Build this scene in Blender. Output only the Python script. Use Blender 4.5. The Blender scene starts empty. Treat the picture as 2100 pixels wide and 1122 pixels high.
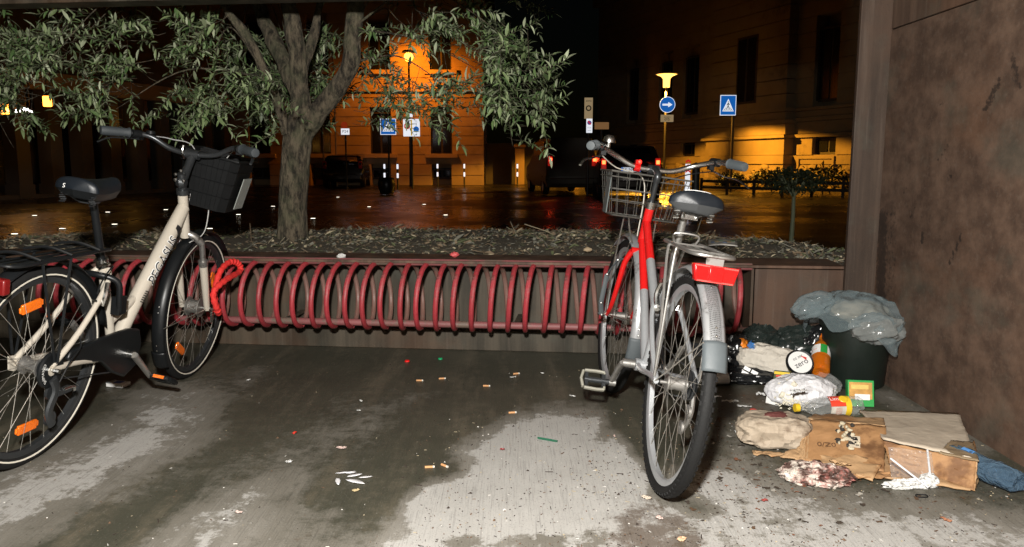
import bpy, math, random
import numpy as np
from mathutils import Vector, Matrix, noise
V = Vector
R = random.Random(11)
S = bpy.context.scene
COL = S.collection
PI = math.pi
rad = math.radians

# ------------------------------------------------------------------ camera, world, light, exposure
H, FOC, PITCH = 1.02, 1600.0, rad(8.11)
cam = bpy.data.cameras.new('camera'); cam.lens = 36 * FOC / 2100; cam.sensor_width = 36
cam.clip_start = .02; cam.clip_end = 600
co = bpy.data.objects.new('camera', cam); COL.objects.link(co)
co.location = (0, 0, H); co.rotation_euler = (PI / 2 - PITCH, 0, 0)
S.camera = co

W = bpy.data.worlds.new('World'); S.world = W; W.use_nodes = True
wn = W.node_tree.nodes; wl = W.node_tree.links
sky = wn.new('ShaderNodeTexSky'); sky.sky_type = 'NISHITA'; sky.sun_disc = False
sky.sun_elevation = rad(4); sky.sun_rotation = rad(200)
wl.new(sky.outputs[0], wn['Background'].inputs[0]); wn['Background'].inputs[1].default_value = .0004

def lamp(name, kind, loc, power, col, size=.1, rot=None, parent=None, **kw):
    l = bpy.data.lights.new(name, kind); l.energy = power; l.color = col
    if kind == 'AREA': l.shape = 'DISK'; l.size = size
    elif kind != 'SUN': l.shadow_soft_size = size
    for k, v in kw.items(): setattr(l, k, v)
    o = bpy.data.objects.new(name, l); COL.objects.link(o); o.location = loc
    if rot: o.rotation_euler = rot
    if parent: o.parent = parent
    return o
sun = lamp('sun', 'SUN', (0, 0, 30), .006, (1, .9, .8), rot=(rad(86), 0, rad(-200)), angle=rad(.5))
# the photographer's flash, a hand's breadth above the lens
lamp('flash', 'POINT', (-.10, -.03, 1.42), 800, (1, .965, .91), .05)
ORANGE = (1, .40, .06)
S.view_settings.view_transform = 'Standard'; S.view_settings.look = 'None'
S.view_settings.exposure = 0; S.view_settings.gamma = 1; S.view_settings.use_curve_mapping = False
S.cycles.use_denoising = True
S.cycles.max_bounces = 8; S.cycles.transparent_max_bounces = 16
S.cycles.caustics_reflective = False; S.cycles.caustics_refractive = False
S.cycles.sample_clamp_indirect = 4

# ------------------------------------------------------------------ where a line of sight of the survey meets the place
CF, CU = V((0, math.cos(PITCH), -math.sin(PITCH))), V((0, math.sin(PITCH), math.cos(PITCH)))
def ray(px, py): return CF + V((1, 0, 0)) * ((px - 1050) / FOC) + CU * ((561 - py) / FOC)
def g(px, py, z=0.0):
    d = ray(px, py); t = (z - H) / d.z
    return V((0, 0, H)) + d * t
def at(px, py, y):
    d = ray(px, py); return V((0, 0, H)) + d * (y / d.y)

# ------------------------------------------------------------------ mesh helpers
class MB:
    def __init__(s): s.v, s.f, s.mi, s.cur = [], [], [], 0
    def add(s, vs, fs, M=None):
        b = len(s.v)
        s.v += [tuple(M @ V(p)) if M else tuple(p) for p in vs]
        s.f += [tuple(i + b for i in f) for f in fs]; s.mi += [s.cur] * len(fs)
        return s
    def box(s, c, d, M=None):
        x, y, z = c; a, b, e = d[0] / 2, d[1] / 2, d[2] / 2
        vs = [(x + i * a, y + j * b, z + k * e) for i in (-1, 1) for j in (-1, 1) for k in (-1, 1)]
        return s.add(vs, [(0, 1, 3, 2), (4, 6, 7, 5), (0, 4, 5, 1), (2, 3, 7, 6), (0, 2, 6, 4), (1, 5, 7, 3)], M)
    def tube(s, pts, r, n=8, closed=False, M=None, flat=1.0):
        pts = [V(p) for p in pts]; L = len(pts)
        rs = r if isinstance(r, (list, tuple)) else [r] * L
        vs, fs = [], []; up = None
        for i in range(L):
            if closed: t = pts[(i + 1) % L] - pts[i - 1]
            else: t = pts[min(i + 1, L - 1)] - pts[max(i - 1, 0)]
            t.normalize()
            if up is None:
                up = V((0, 0, 1)) if abs(t.z) < .9 else V((1, 0, 0))
            up = up - t * up.dot(t); up.normalize(); sd = t.cross(up)
            for k in range(n):
                a = 2 * PI * k / n
                vs.append(pts[i] + (up * math.sin(a) * flat + sd * math.cos(a)) * rs[i])
        for i in range(L if closed else L - 1):
            j = (i + 1) % L
            for k in range(n):
                m = (k + 1) % n
                fs.append((i * n + k, i * n + m, j * n + m, j * n + k))
        if not closed:
            fs.append(tuple(range(n))[::-1]); fs.append(tuple((L - 1) * n + k for k in range(n)))
        return s.add(vs, fs, M)
    def lathe(s, prof, n=24, M=None, loop=False, a0=0, a1=2 * PI):
        full = abs(a1 - a0 - 2 * PI) < 1e-6; m = n if full else n + 1; L = len(prof)
        vs = [(r * math.cos(a0 + (a1 - a0) * k / n), r * math.sin(a0 + (a1 - a0) * k / n), z) for k in range(m) for r, z in prof]
        fs = []
        for k in range(n):
            q = (k + 1) % m
            for i in range(L if loop else L - 1):
                j = (i + 1) % L
                fs.append((k * L + i, q * L + i, q * L + j, k * L + j))
        return s.add(vs, fs, M)
    def grid(s, nu, nv, fn, M=None, cu=False):
        vs = [fn(i / nu, j / nv) for i in range(nu if cu else nu + 1) for j in range(nv + 1)]
        w = nv + 1; fs = []
        for i in range(nu):
            q = (i + 1) % nu if cu else i + 1
            for j in range(nv): fs.append((i * w + j, q * w + j, q * w + j + 1, i * w + j + 1))
        return s.add(vs, fs, M)
    def prism(s, poly, z0, z1, M=None):
        n = len(poly)
        vs = [(p[0], p[1], z0) for p in poly] + [(p[0], p[1], z1) for p in poly]
        fs = [tuple(range(n))[::-1], tuple(range(n, 2 * n))] + [(i, (i + 1) % n, n + (i + 1) % n, n + i) for i in range(n)]
        return s.add(vs, fs, M)
    def mesh(s, name, mats, sharp=38, M=None):
        me = bpy.data.meshes.new(name)
        me.from_pydata([tuple(M @ V(p)) for p in s.v] if M else s.v, [], s.f)
        for m in (mats if isinstance(mats, (list, tuple)) else [mats]): me.materials.append(m)
        me.polygons.foreach_set('material_index', s.mi)
        me.polygons.foreach_set('use_smooth', [True] * len(s.f))
        me.update()
        if sharp < 180: me.set_sharp_from_angle(angle=rad(sharp))
        return me
    def build(s, name, mats, parent=None, sharp=38, M=None, bevel=0, solid=0, sub=0):
        return link(name, s.mesh(name, mats, sharp, M), parent, bevel, solid, sub)
def link(name, me, parent=None, bevel=0, solid=0, sub=0, ML=None):
    o = bpy.data.objects.new(name, me); COL.objects.link(o)
    if parent: o.parent = parent
    if ML is not None: o.matrix_local = ML
    if solid: m = o.modifiers.new('solid', 'SOLIDIFY'); m.thickness = solid; m.offset = 0
    if bevel: m = o.modifiers.new('bevel', 'BEVEL'); m.width = bevel; m.segments = 2; m.limit_method = 'ANGLE'
    if sub: m = o.modifiers.new('sub', 'SUBSURF'); m.levels = m.render_levels = sub
    return o
def tag(o, label, cat, group=None, kind=None):
    o['label'] = label; o['category'] = cat
    if group: o['group'] = group
    if kind: o['kind'] = kind
    return o
def thing(name, label, cat, M=None, group=None):
    o = bpy.data.objects.new(name, None); COL.objects.link(o); o.empty_display_size = .1
    if M is not None: o.matrix_world = M
    return tag(o, label, cat, group)
def T(*p): return Matrix.Translation(V(p[0]) if len(p) == 1 else V(p))
def RX(a): return Matrix.Rotation(rad(a), 4, 'X')
def RY(a): return Matrix.Rotation(rad(a), 4, 'Y')
def RZ(a): return Matrix.Rotation(rad(a), 4, 'Z')
def SC(x, y, z): return Matrix.Diagonal((x, y, z, 1))
def cr(pts, n=6, closed=False):
    P = [V(p) for p in pts]; out = []; L = len(P)
    for i in range(L if closed else L - 1):
        if closed: a, b, c, d = P[i - 1], P[i], P[(i + 1) % L], P[(i + 2) % L]
        else: a, b, c, d = P[max(i - 1, 0)], P[i], P[i + 1], P[min(i + 2, L - 1)]
        for k in range(n):
            t = k / n
            out.append(.5 * ((2 * b) + (c - a) * t + (2 * a - 5 * b + 4 * c - d) * t * t + (3 * b - a - 3 * c + d) * t ** 3))
    if not closed: out.append(P[-1])
    return out
def crum(p, f, o=3, seed=0):
    q = V((p[0] + seed * 3.7, p[1] - seed * 1.3, p[2] + seed * 2.1)) * f; t, a = 0, 1
    for _ in range(o):
        t += a * (1 - 2.4 * abs(noise.noise(q))); q = q * 2.0; a *= .36
    return t
def blob(mb, rx, ry, rz, M, seed=0, amp=.15, fr=2.2, nu=44, nv=26, sq=1.0, bottom=-9, oct=3):
    def fn(u, v):
        a, b = 2 * PI * u, PI * (v - .5)
        p = V((math.cos(a) * math.cos(b), math.sin(a) * math.cos(b), math.sin(b)))
        if sq != 1: p = V([math.copysign(abs(c) ** sq, c) for c in p])
        k = 1 + amp * crum(p, fr, oct, seed) + .28 * amp * crum(p, fr * 3.3, 2, seed + 3)
        q = V((p.x * rx * k, p.y * ry * k, p.z * rz * k))
        if q.z < bottom: q.z = bottom + (q.z - bottom) * .05
        return q
    return mb.grid(nu, nv, fn, M, cu=True)
def text(body, size, M, mb=None, warp=None, off=0):
    c = bpy.data.curves.new('t', 'FONT'); c.body = body; c.size = size; c.align_x = 'CENTER'; c.align_y = 'CENTER'; c.offset = off
    o = bpy.data.objects.new('t', c); me = bpy.data.meshes.new_from_object(o)
    vs = [v.co.copy() for v in me.vertices]; fs = [tuple(p.vertices) for p in me.polygons]
    bpy.data.objects.remove(o); bpy.data.meshes.remove(me); bpy.data.curves.remove(c)
    if warp: vs = [warp(v) for v in vs]
    mb = mb or MB()
    return mb.add(vs, fs, M)

# ------------------------------------------------------------------ materials (all procedural)
class G:
    def __init__(s, name):
        s.m = bpy.data.materials.new(name); s.m.use_nodes = True
        s.t = s.m.node_tree; s.b = s.t.nodes['Principled BSDF']; s.out = s.t.nodes['Material Output']
    def n(s, typ, out=0, props=None, **kw):
        nd = s.t.nodes.new('ShaderNode' + typ)
        for k, v in (props or {}).items(): setattr(nd, k, v)
        for k, v in kw.items():
            sk = nd.inputs[int(k[1:]) if k[0] == 'i' and k[1:].isdigit() else k.replace('_', ' ')]
            s.set(sk, v)
        return nd.outputs[out]
    def set(s, sk, v):
        if isinstance(v, bpy.types.NodeSocket): s.t.links.new(v, sk)
        else:
            if sk.type == 'RGBA' and len(v) == 3: v = (*v, 1)
            sk.default_value = v
    def p(s, **kw):
        for k, v in kw.items(): s.set(s.b.inputs[k.replace('_', ' ')], v)
        return s
    def co(s, scale=(1, 1, 1)):
        return s.n('Mapping', Vector=s.n('TexCoord', 3), Scale=scale)
    def noise(s, scale, vec=None, detail=4, rough=.6): return s.n('TexNoise', Vector=vec or s.co(), Scale=scale, Detail=detail, Roughness=rough)
    def mix(s, f, a, b, mode='MIX'):
        nd = s.t.nodes.new('ShaderNodeMix'); nd.data_type = 'RGBA'; nd.blend_type = mode
        s.set(nd.inputs[0], f); s.set(nd.inputs[6], a); s.set(nd.inputs[7], b); return nd.outputs[2]
    def ma(s, op, a, b=0.0, c=0.0):
        nd = s.t.nodes.new('ShaderNodeMath'); nd.operation = op
        s.set(nd.inputs[0], a); s.set(nd.inputs[1], b); s.set(nd.inputs[2], c); return nd.outputs[0]
    def ramp(s, f, lo, hi, a=0.0, b=1.0):
        return s.n('MapRange', props={'interpolation_type': 'SMOOTHSTEP'}, Value=f, i1=lo, i2=hi, i3=a, i4=b)
    def bump(s, h, st=.3, dist=.01): s.p(Normal=s.n('Bump', Strength=st, Distance=dist, Height=h)); return s
    def attr(s, name): return s.n('Attribute', 2, props={'attribute_name': name})
def mul(c, k): return tuple(min(1, x * k) for x in c)
def crinkle(m, sc, st=.7, sx=(1, 1, 1)):
    a = m.ma('ABSOLUTE', m.ma('SUBTRACT', m.noise(sc, m.co(sx), detail=2, rough=.4), .5)); b = m.ma('ABSOLUTE', m.ma('SUBTRACT', m.noise(sc * 2.3, m.co((1.3, 1, .9)), detail=2, rough=.4), .5))
    m.bump(m.ma('ADD', m.ma('MULTIPLY', a, -1.6), m.ma('MULTIPLY', b, -.7)), st, .03)
def pm(name, col, rough=.5, metal=0., var=.25, sc=9, bump=.0, bsc=80, dirt=None, dsc=6, dlo=.55, dhi=.7, crk=0, crs=.7, **kw):
    m = G(name); nz = m.noise(sc)
    c = m.mix(nz, mul(col, 1 - var), mul(col, 1 + var))
    if dirt: c = m.mix(m.ramp(m.noise(dsc, detail=8, rough=.7), dlo, dhi), c, dirt)
    m.p(Base_Color=c, Metallic=metal, Roughness=m.ma('ADD', rough - .08, m.ma('MULTIPLY', m.noise(sc * 3.1), .16)), **kw)
    if crk: crinkle(m, crk, crs)
    elif bump: m.bump(m.noise(bsc, detail=5), bump, .004)
    return m.m
def emit(name, col, st):
    m = G(name); m.p(Base_Color=mul(col, .6), Emission_Color=col, Emission_Strength=st, Roughness=.4)
    m.p(Base_Color=m.mix(m.noise(9), mul(col, .5), mul(col, .6))); return m.m
def glassy(name, col, rough=.08, alpha=.35, bump=.0, crk=0, tint=True, fk=.6):
    m = G(name); m.p(Base_Color=m.mix(m.noise(12), mul(col, .85), mul(col, 1.1)), Roughness=rough, Specular_IOR_Level=.8)
    tr = m.n('BsdfTransparent', Color=mul(col, 1.25) if tint else (1, 1, 1)); ms = m.t.nodes.new('ShaderNodeMixShader')
    fr = m.n('LayerWeight', 1, Blend=.35)
    m.set(ms.inputs[0], m.ma('MINIMUM', m.ma('ADD', m.ma('MULTIPLY', fr, fk), alpha), 1.0))
    m.t.links.new(tr, ms.inputs[1]); m.t.links.new(m.b.outputs[0], ms.inputs[2]); m.t.links.new(ms.outputs[0], m.out.inputs[0])
    if crk: crinkle(m, crk, .5, (1, 2.6, 1.6))
    elif bump: m.bump(m.noise(45, detail=3), bump, .004)
    return m.m

def concrete_mat():
    m = G('brushed_concrete')
    wet, brn = m.attr('wet'), m.attr('grime')
    big = m.noise(5, detail=8, rough=.65); fine = m.noise(1, m.co((170, 5, 1)), detail=5, rough=.7)
    streak = m.noise(1, m.co((7, .9, 1)), detail=5, rough=.6); grit = m.noise(150, detail=4, rough=.75)
    w = m.ma('ADD', wet, m.ma('MULTIPLY', m.ma('SUBTRACT', big, .5), .55))
    w = m.ma('ADD', w, m.ma('MULTIPLY', m.ma('SUBTRACT', streak, .5), .62)); w = m.ma('ADD', w, m.ma('MULTIPLY', m.ma('SUBTRACT', m.noise(22, detail=9, rough=.8), .5), .75))
    dry = m.mix(big, (.31, .30, .28), (.50, .49, .465))
    mid = m.mix(m.noise(11, detail=8, rough=.75), (.095, .086, .066), (.235, .220, .19))
    dark = m.mix(m.noise(2.3, detail=7, rough=.7), (.025, .028, .021), (.096, .092, .066))
    dark = m.mix(m.ramp(m.ma('ADD', m.ma('MULTIPLY', streak, .6), m.ma('MULTIPLY', m.noise(17, detail=9, rough=.8), .4)), .47, .66, 0, .6), dark, (.17, .145, .105))
    mid = m.mix(m.ramp(streak, .45, .7, 0, .6), mid, (.30, .285, .255))
    c = m.mix(m.ramp(w, .30, .42), dry, mid); c = m.mix(m.ramp(w, .48, .78), c, dark)
    c = m.mix(m.ma('MULTIPLY', m.ramp(m.ma('ADD', brn, m.ma('MULTIPLY', m.ma('SUBTRACT', m.noise(13, detail=10, rough=.82), .5), 2.6)), .50, .95), .8), c, (.085, .058, .038))
    c = m.mix(m.ma('MULTIPLY', m.ramp(fine, .50, .66), .6), c, m.mix(.5, c, (.04, .035, .03)))
    c = m.mix(m.ma('MULTIPLY', m.ramp(grit, .56, .68), .7), c, (.05, .043, .035))
    c = m.mix(m.ma('MULTIPLY', m.ramp(grit, .40, .30), .35), c, (.55, .53, .49))
    m.p(Base_Color=c, Roughness=m.ramp(w, .35, .8, .8, .46), Specular_IOR_Level=.3)
    m.bump(m.ma('ADD', m.ma('MULTIPLY', fine, .8), m.ma('MULTIPLY', grit, .35)), .45, .003); return m.m
def corten_mat(name='corten_steel', lo=(.042, .024, .016), hi=(.150, .090, .060)):
    m = G(name)
    big = m.noise(2.2, detail=7, rough=.62); vs = m.noise(1, m.co((9, 9, .55)), detail=6, rough=.62)
    vf = m.noise(1, m.co((38, 38, 1.6)), detail=4); sp = m.noise(70, detail=5, rough=.7)
    f = m.ma('ADD', m.ma('MULTIPLY', big, .25), m.ma('MULTIPLY', vs, .75))
    c = m.mix(m.ramp(f, .36, .66), lo, hi)
    c = m.mix(m.ma('MULTIPLY', m.ramp(m.noise(1.4, detail=4), .48, .68), .4), c, (.125, .060, .032))
    c = m.mix(m.ma('MULTIPLY', m.ramp(m.noise(3.1, detail=5), .53, .7), .4), c, (.075, .080, .062))
    c = m.mix(m.ramp(vf, .52, .74, 0, .3), c, (.15, .115, .09))
    c = m.mix(m.ramp(sp, .55, .75, 0, .3), c, mul(lo, .6))
    c = m.mix(m.ramp(m.ma('ADD', m.attr('mark'), m.ma('MULTIPLY', m.ma('SUBTRACT', m.noise(45, m.co((1, 1, .5)), detail=6, rough=.7), .5), 1.5)), .45, .8, 0, .8), c, (.018, .013, .011))
    m.p(Base_Color=c, Roughness=.62, Metallic=.0, Specular_IOR_Level=.35); m.bump(sp, .25, .003); return m.m
def redpaint_mat():
    m = G('worn_red_paint'); oi = m.n('ObjectInfo', 5); n1 = m.noise(7, detail=8, rough=.7); n2 = m.noise(60, detail=5, rough=.7)
    c = m.mix(n2, (.37, .022, .034), (.52, .07, .085))
    c = m.mix(m.ramp(n1, .54, .68), c, (.42, .17, .17))
    c = m.mix(m.ramp(m.noise(13, detail=9, rough=.8), .52, .66), c, (.075, .045, .032))
    c = m.mix(m.ma('MULTIPLY', oi, .35), c, (.10, .03, .026))
    sep = m.n('SeparateXYZ', 1, Vector=m.n('TexCoord', 3)); c = m.mix(m.ma('MULTIPLY', m.ramp(m.ma('ADD', sep, m.ma('MULTIPLY', m.noise(9), .12)), .05, .16), .8), c, (.17, .125, .095))
    m.p(Base_Color=c, Roughness=m.ramp(n1, .4, .65, .36, .7)); m.bump(n2, .35, .002); return m.m
def street_mat():
    m = G('wet_cobbles'); co_ = m.co()
    vo = m.n('TexVoronoi', 0, props={'feature': 'DISTANCE_TO_EDGE'}, Vector=co_, Scale=7.5)
    ns = m.noise(.35, detail=5)
    c = m.mix(m.noise(3, detail=5), (.014, .013, .011), (.034, .03, .025))
    m.p(Base_Color=m.mix(m.ramp(vo, 0, .06), (.02, .018, .016), c), Roughness=m.ramp(ns, .35, .65, .16, .42), Specular_IOR_Level=.55)
    m.bump(m.ma('ADD', m.ramp(vo, 0, .12), m.ma('MULTIPLY', m.noise(40), .3)), .5, .012); return m.m
def bark_mat():
    m = G('olive_bark'); v = m.noise(1, m.co((30, 30, 12)), detail=9, rough=.7); b = m.noise(7, detail=5)
    c = m.mix(m.ramp(v, .36, .64), (.018, .014, .009), (.20, .162, .108)); c = m.mix(m.ramp(b, .45, .7, 0, .5), c, (.13, .14, .075))
    m.p(Base_Color=c, Roughness=.85); m.bump(v, 1.0, .05); return m.m
def leaf_mat(name, a, b, und):
    m = G(name); ob = m.n('ObjectInfo', 5)
    geo = m.n('NewGeometry', 6); rnd = m.noise(9, detail=3)
    c = m.mix(m.ramp(rnd, .35, .65), a, b)
    c = m.mix(geo, c, und); m.p(Base_Color=c, Roughness=.5, Specular_IOR_Level=.45); return m.m
def soil_mat():
    m = G('soil'); n1 = m.noise(24, detail=9, rough=.75)
    m.p(Base_Color=m.mix(n1, (.035, .028, .018), (.17, .14, .095)), Roughness=.95); m.bump(n1, 1, .03); return m.m
def card_mat(name, a, b, wetcol, wlo=.5, whi=.62, sc=7, crs=.22):
    m = G(name); f = m.noise(1, m.co((14, 90, 14)), detail=4)
    c = m.mix(f, a, b); c = m.mix(m.ramp(m.noise(sc, detail=6, rough=.6), wlo, whi), c, wetcol)
    c = m.mix(m.ramp(m.noise(60, detail=6, rough=.8), .66, .74, 0, .7), c, (.03, .022, .016))
    m.p(Base_Color=c, Roughness=.75); crinkle(m, 7, crs); return m.m

concrete = concrete_mat(); corten = corten_mat(); cortenw = corten_mat('rusty_sheet', (.060, .037, .026), (.130, .082, .057)); cortenc = corten_mat('dark_rusty_sheet', (.030, .019, .013), (.075, .049, .034)); cortend = corten_mat('stained_corten', (.028, .024, .016), (.098, .080, .057)); redpaint = redpaint_mat(); bark = bark_mat(); soil = soil_mat()
rubber = pm('black_rubber', (.011, .011, .011), .7, var=.3, bump=.2, Specular_IOR_Level=.22)
blackpl = pm('black_plastic', (.008, .009, .010), .36, var=.2, Specular_IOR_Level=.35)
greypl = pm('grey_rubber', (.075, .088, .095), .6, bump=.15)
chrome = pm('worn_chrome', (.62, .62, .60), .26, 1., var=.15, dirt=(.2, .15, .1), dlo=.6, dhi=.75)
alu = pm('silver_paint', (.50, .52, .54), .34, .55, var=.12, dirt=(.16, .14, .12), dlo=.6, dhi=.8)
dullalu = pm('dull_aluminium', (.40, .39, .37), .42, .85, var=.2, dirt=(.12, .10, .08), dsc=25)
steelwire = pm('spoke_steel', (.62, .60, .55), .3, .9, var=.2, dirt=(.18, .13, .09), dsc=30)
beige = pm('beige_paint', (.56, .51, .43), .32, .1, var=.07, dirt=(.22, .17, .12), dsc=30, dlo=.66, dhi=.78, Coat_Weight=.4)
redgloss = pm('red_frame_paint', (.62, .012, .012), .25, var=.1, dirt=(.25, .02, .02), dsc=20, dlo=.62, dhi=.75, Coat_Weight=.5)
redlens = pm('red_lens', (.52, .008, .008), .12, var=.2, sc=40, bump=.15, bsc=160, Coat_Weight=.6)
orangelens = pm('orange_lens', (.95, .17, .01), .15, var=.2, sc=60, bump=.5, bsc=220, Coat_Weight=.5)
cream = pm('cream_line', (.72, .68, .58), .5, var=.12)
white = pm('white_print', (.80, .80, .78), .5, var=.06)
blackprint = pm('black_print', (.016, .016, .018), .45)
steel_dark = pm('dark_steel', (.07, .075, .08), .35, .7)

# ------------------------------------------------------------------ ground: concrete floor with its stains, street behind
def soft_poly(px, py, poly, w):
    poly = np.array(poly, float); n = len(poly); ins = np.zeros(px.shape, bool); d = np.full(px.shape, 1e9)
    for i in range(n):
        x0, y0 = poly[i]; x1, y1 = poly[(i + 1) % n]
        if y0 != y1:
            ins ^= ((y0 > py) != (y1 > py)) & (px < (x1 - x0) * (py - y0) / (y1 - y0) + x0)
        t = np.clip(((px - x0) * (x1 - x0) + (py - y0) * (y1 - y0)) / ((x1 - x0) ** 2 + (y1 - y0) ** 2 + 1e-9), 0, 1)
        d = np.minimum(d, np.hypot(px - x0 - t * (x1 - x0), py - y0 - t * (y1 - y0)))
    return np.clip(.5 + np.where(ins, d, -d) / (2 * w), 0, 1)
def sheet_grid(name, x0, x1, y0, y1, step):
    nx, ny = int((x1 - x0) / step), int((y1 - y0) / step)
    xs, ys = np.linspace(x0, x1, nx + 1), np.linspace(y0, y1, ny + 1)
    X, Y = np.meshgrid(xs, ys, indexing='ij'); co3 = np.stack([X, Y, np.zeros_like(X)], -1).reshape(-1, 3)
    idx = np.arange((nx + 1) * (ny + 1)).reshape(nx + 1, ny + 1)
    q = np.stack([idx[:-1, :-1], idx[1:, :-1], idx[1:, 1:], idx[:-1, 1:]], -1).reshape(-1, 4)
    me = bpy.data.meshes.new(name); me.vertices.add(len(co3)); me.vertices.foreach_set('co', co3.ravel())
    me.loops.add(q.size); me.loops.foreach_set('vertex_index', q.ravel()); me.polygons.add(len(q))
    me.polygons.foreach_set('loop_start', np.arange(len(q)) * 4); me.update(calc_edges=True); me.validate()
    return me, co3
def fattr(me, name, val):
    a = me.attributes.new(name, 'FLOAT', 'POINT'); a.data.foreach_set('value', np.asarray(val, np.float32).ravel())

me, P = sheet_grid('floor', -5.5, 2.3, -2.5, 4.6, .022)
cth, sth = math.cos(PITCH), math.sin(PITCH)
yy = np.maximum(P[:, 1], .9); dep = yy * cth + H * sth
fx = 1050 + FOC * P[:, 0] / dep; fy = 561 - FOC * (yy * sth - H * cth) / dep
DRY = [([(935, 925), (985, 905), (1062, 858), (1132, 843), (1228, 858), (1236, 890), (1292, 905), (1300, 985), (1270, 1040), (1150, 1065), (1010, 1075), (870, 1050), (850, 1035), (880, 1012), (955, 985), (985, 950)], 42, 1.0),
       ([(860, 1020), (1290, 960), (1310, 1122), (1250, 1300), (900, 1300), (780, 1150)], 55, .50), ([(980, 960), (1110, 940), (1100, 1122), (960, 1200)], 60, .2),
       ([(-300, 1130), (-100, 1000), (140, 905), (290, 832), (430, 838), (450, 880), (400, 935), (250, 1010), (60, 1100), (-200, 1250)], 60, .62),
       ([(230, 800), (420, 770), (560, 745), (520, 800), (330, 850)], 40, .38), ([(300, 1122), (520, 1010), (720, 1040), (640, 1200), (250, 1300)], 60, .38),
       ([(560, 900), (760, 800), (900, 800), (800, 880), (640, 1000), (430, 1122), (250, 1122)], 50, .30), ([(700, 1122), (830, 1060), (900, 1140), (800, 1250), (650, 1250)], 45, .5),
       ([(1300, 1000), (1480, 900), (1560, 950), (1700, 1010), (1850, 1010), (2000, 1030), (2400, 1110), (2400, 1400), (1250, 1400)], 60, .62),
       ([(1450, 800), (1560, 790), (1600, 850), (1500, 900), (1440, 900)], 40, .35), ([(1760, 800), (1830, 800), (2050, 920), (2000, 930), (1850, 850)], 25, .5)]
DARK = [([(1060, 905), (1230, 890), (1250, 925), (1150, 925)], 25, .35), ([(1280, 850), (1500, 830), (1480, 930), (1300, 940)], 35, .35),
        ([(1000, 1070), (1160, 1060), (1120, 1122), (930, 1122)], 40, .3), ([(1340, 1005), (1400, 1005), (1470, 1045), (1430, 1062)], 14, .4)]  # last one: darker strip running right from the rear tyre
wet = np.full(len(P), .92)
for poly, w, a in DRY: wet -= a * soft_poly(fx, fy, poly, w)
for poly, w, a in DARK: wet += a * soft_poly(fx, fy, poly, w)
GR = [([(1230, 1010), (1340, 985), (1420, 1050), (1420, 1160), (1280, 1180), (1240, 1080)], 40, .62), ([(1240, 1090), (1420, 1060), (1560, 1100), (1500, 1200), (1250, 1200)], 50, .5), ([(1640, 960), (1760, 980), (1740, 1040), (1600, 1030)], 25, .55), ([(1470, 800), (1560, 790), (1640, 860), (1540, 850)], 20, .9),
      ([(1280, 930), (1500, 880), (1560, 960), (1600, 1040), (1500, 1050), (1350, 960)], 30, .45), ([(1800, 940), (2020, 990), (1950, 1030), (1780, 1000)], 25, .5),
      ([(380, 1122), (720, 1040), (900, 1090), (760, 1250), (300, 1250)], 40, .40), ([(420, 870), (640, 820), (640, 880), (470, 950)], 25, .35), ([(640, 880), (760, 880), (700, 960), (560, 1000)], 30, .35)]
gr = np.zeros(len(P))
for poly, w, a in GR: gr += a * soft_poly(fx, fy, poly, w)
fattr(me, 'wet', np.clip(wet, 0, 1)); fattr(me, 'grime', np.clip(gr, 0, 1)); me.materials.append(concrete)
fl = link('floor', me); fl['kind'] = 'structure'

ST = MB()
ST.add([(-160, 4.61, -.004), (160, 4.61, -.004), (160, 260, -.004), (-160, 260, -.004)], [(0, 1, 2, 3)])
o = ST.build('street', street_mat()); o['kind'] = 'structure'

# ------------------------------------------------------------------ steel planter, portal and walls
YA = rad(6.05); WE = V((math.cos(YA), -math.sin(YA), 0)); WN = V((math.sin(YA), math.cos(YA), 0)); W0 = V((0, 3.885, 0))
MW = Matrix(((WE.x, WN.x, 0, W0.x), (WE.y, WN.y, 0, W0.y), (0, 0, 1, 0), (0, 0, 0, 1)))
def wp(s, d, z): return MW @ V((s, d, z))
SR, SL, SC_ = 1.19, -5.0, 1.612      # right end of the recess, far left end, where the column starts
PT = .525                            # planter top
pl = thing('steel_planter', 'long rusty steel planter wall behind the red bicycle rack holding the olive tree', 'planter', MW)
mb = MB().box(((SL + SR) / 2, .295, .245), (SR - SL, .012, .49)); mb.build('back_panel', cortend, pl)
mb = MB().box(((SL + SC_) / 2, .150, PT - .007), (SC_ - SL, .306, .014)); mb.build('top_flange', corten, pl, bevel=.002)
mb = MB().box(((SR + SC_) / 2, .004, (PT - .018) / 2), (SC_ - SR, .014, PT - .018)); mb.build('front_panel', cortenc, pl, bevel=.002)
mb = MB().box((SR - .008, .152, (PT - .018) / 2), (.012, .27, PT - .02)); mb.build('end_plate', cortend, pl)
mb = MB().box(((SL + SR) / 2, .275, .055), (SR - SL - .03, .022, .11)); mb.build('skirting_plate', cortend, pl, bevel=.004)
# planting bed: a low mound behind the flange, its far rim bending round
def rim(s): return 1.98 - .10 * (s + .3) ** 2 if s < .3 else 1.94 - .42 * (s - .3) ** 2
def soilz(s, d):
    k = max(0, min(1, (d - .30) / .5)); e = max(0.0, min(1, (rim(s) - d) / .35))
    return PT - .035 + .055 * k * e + .012 * noise.noise(V((s * 6, d * 6, 0))) - .12 * (1 - e) ** 2
mb = MB().grid(150, 50, lambda u, v: (SL + u * (2.6 - SL), .31 + v * (max(.5, rim(SL + u * (2.6 - SL))) - .31), soilz(SL + u * (2.6 - SL), .31 + v * (max(.5, rim(SL + u * (2.6 - SL))) - .31))))
o = mb.build('planting_bed', soil, M=MW); o['kind'] = 'structure'
pr = MB().tube([(SL + i * .19, max(.5, rim(SL + i * .19)) + .02, PT - .15) for i in range(41)], .02, 6)
pr.grid(40, 1, lambda u, v: (SL + u * 7.6, max(.5, rim(SL + u * 7.6)) + .02, PT - .15 - v * .4))
pr.build('rear_rim', corten, pl)

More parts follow.
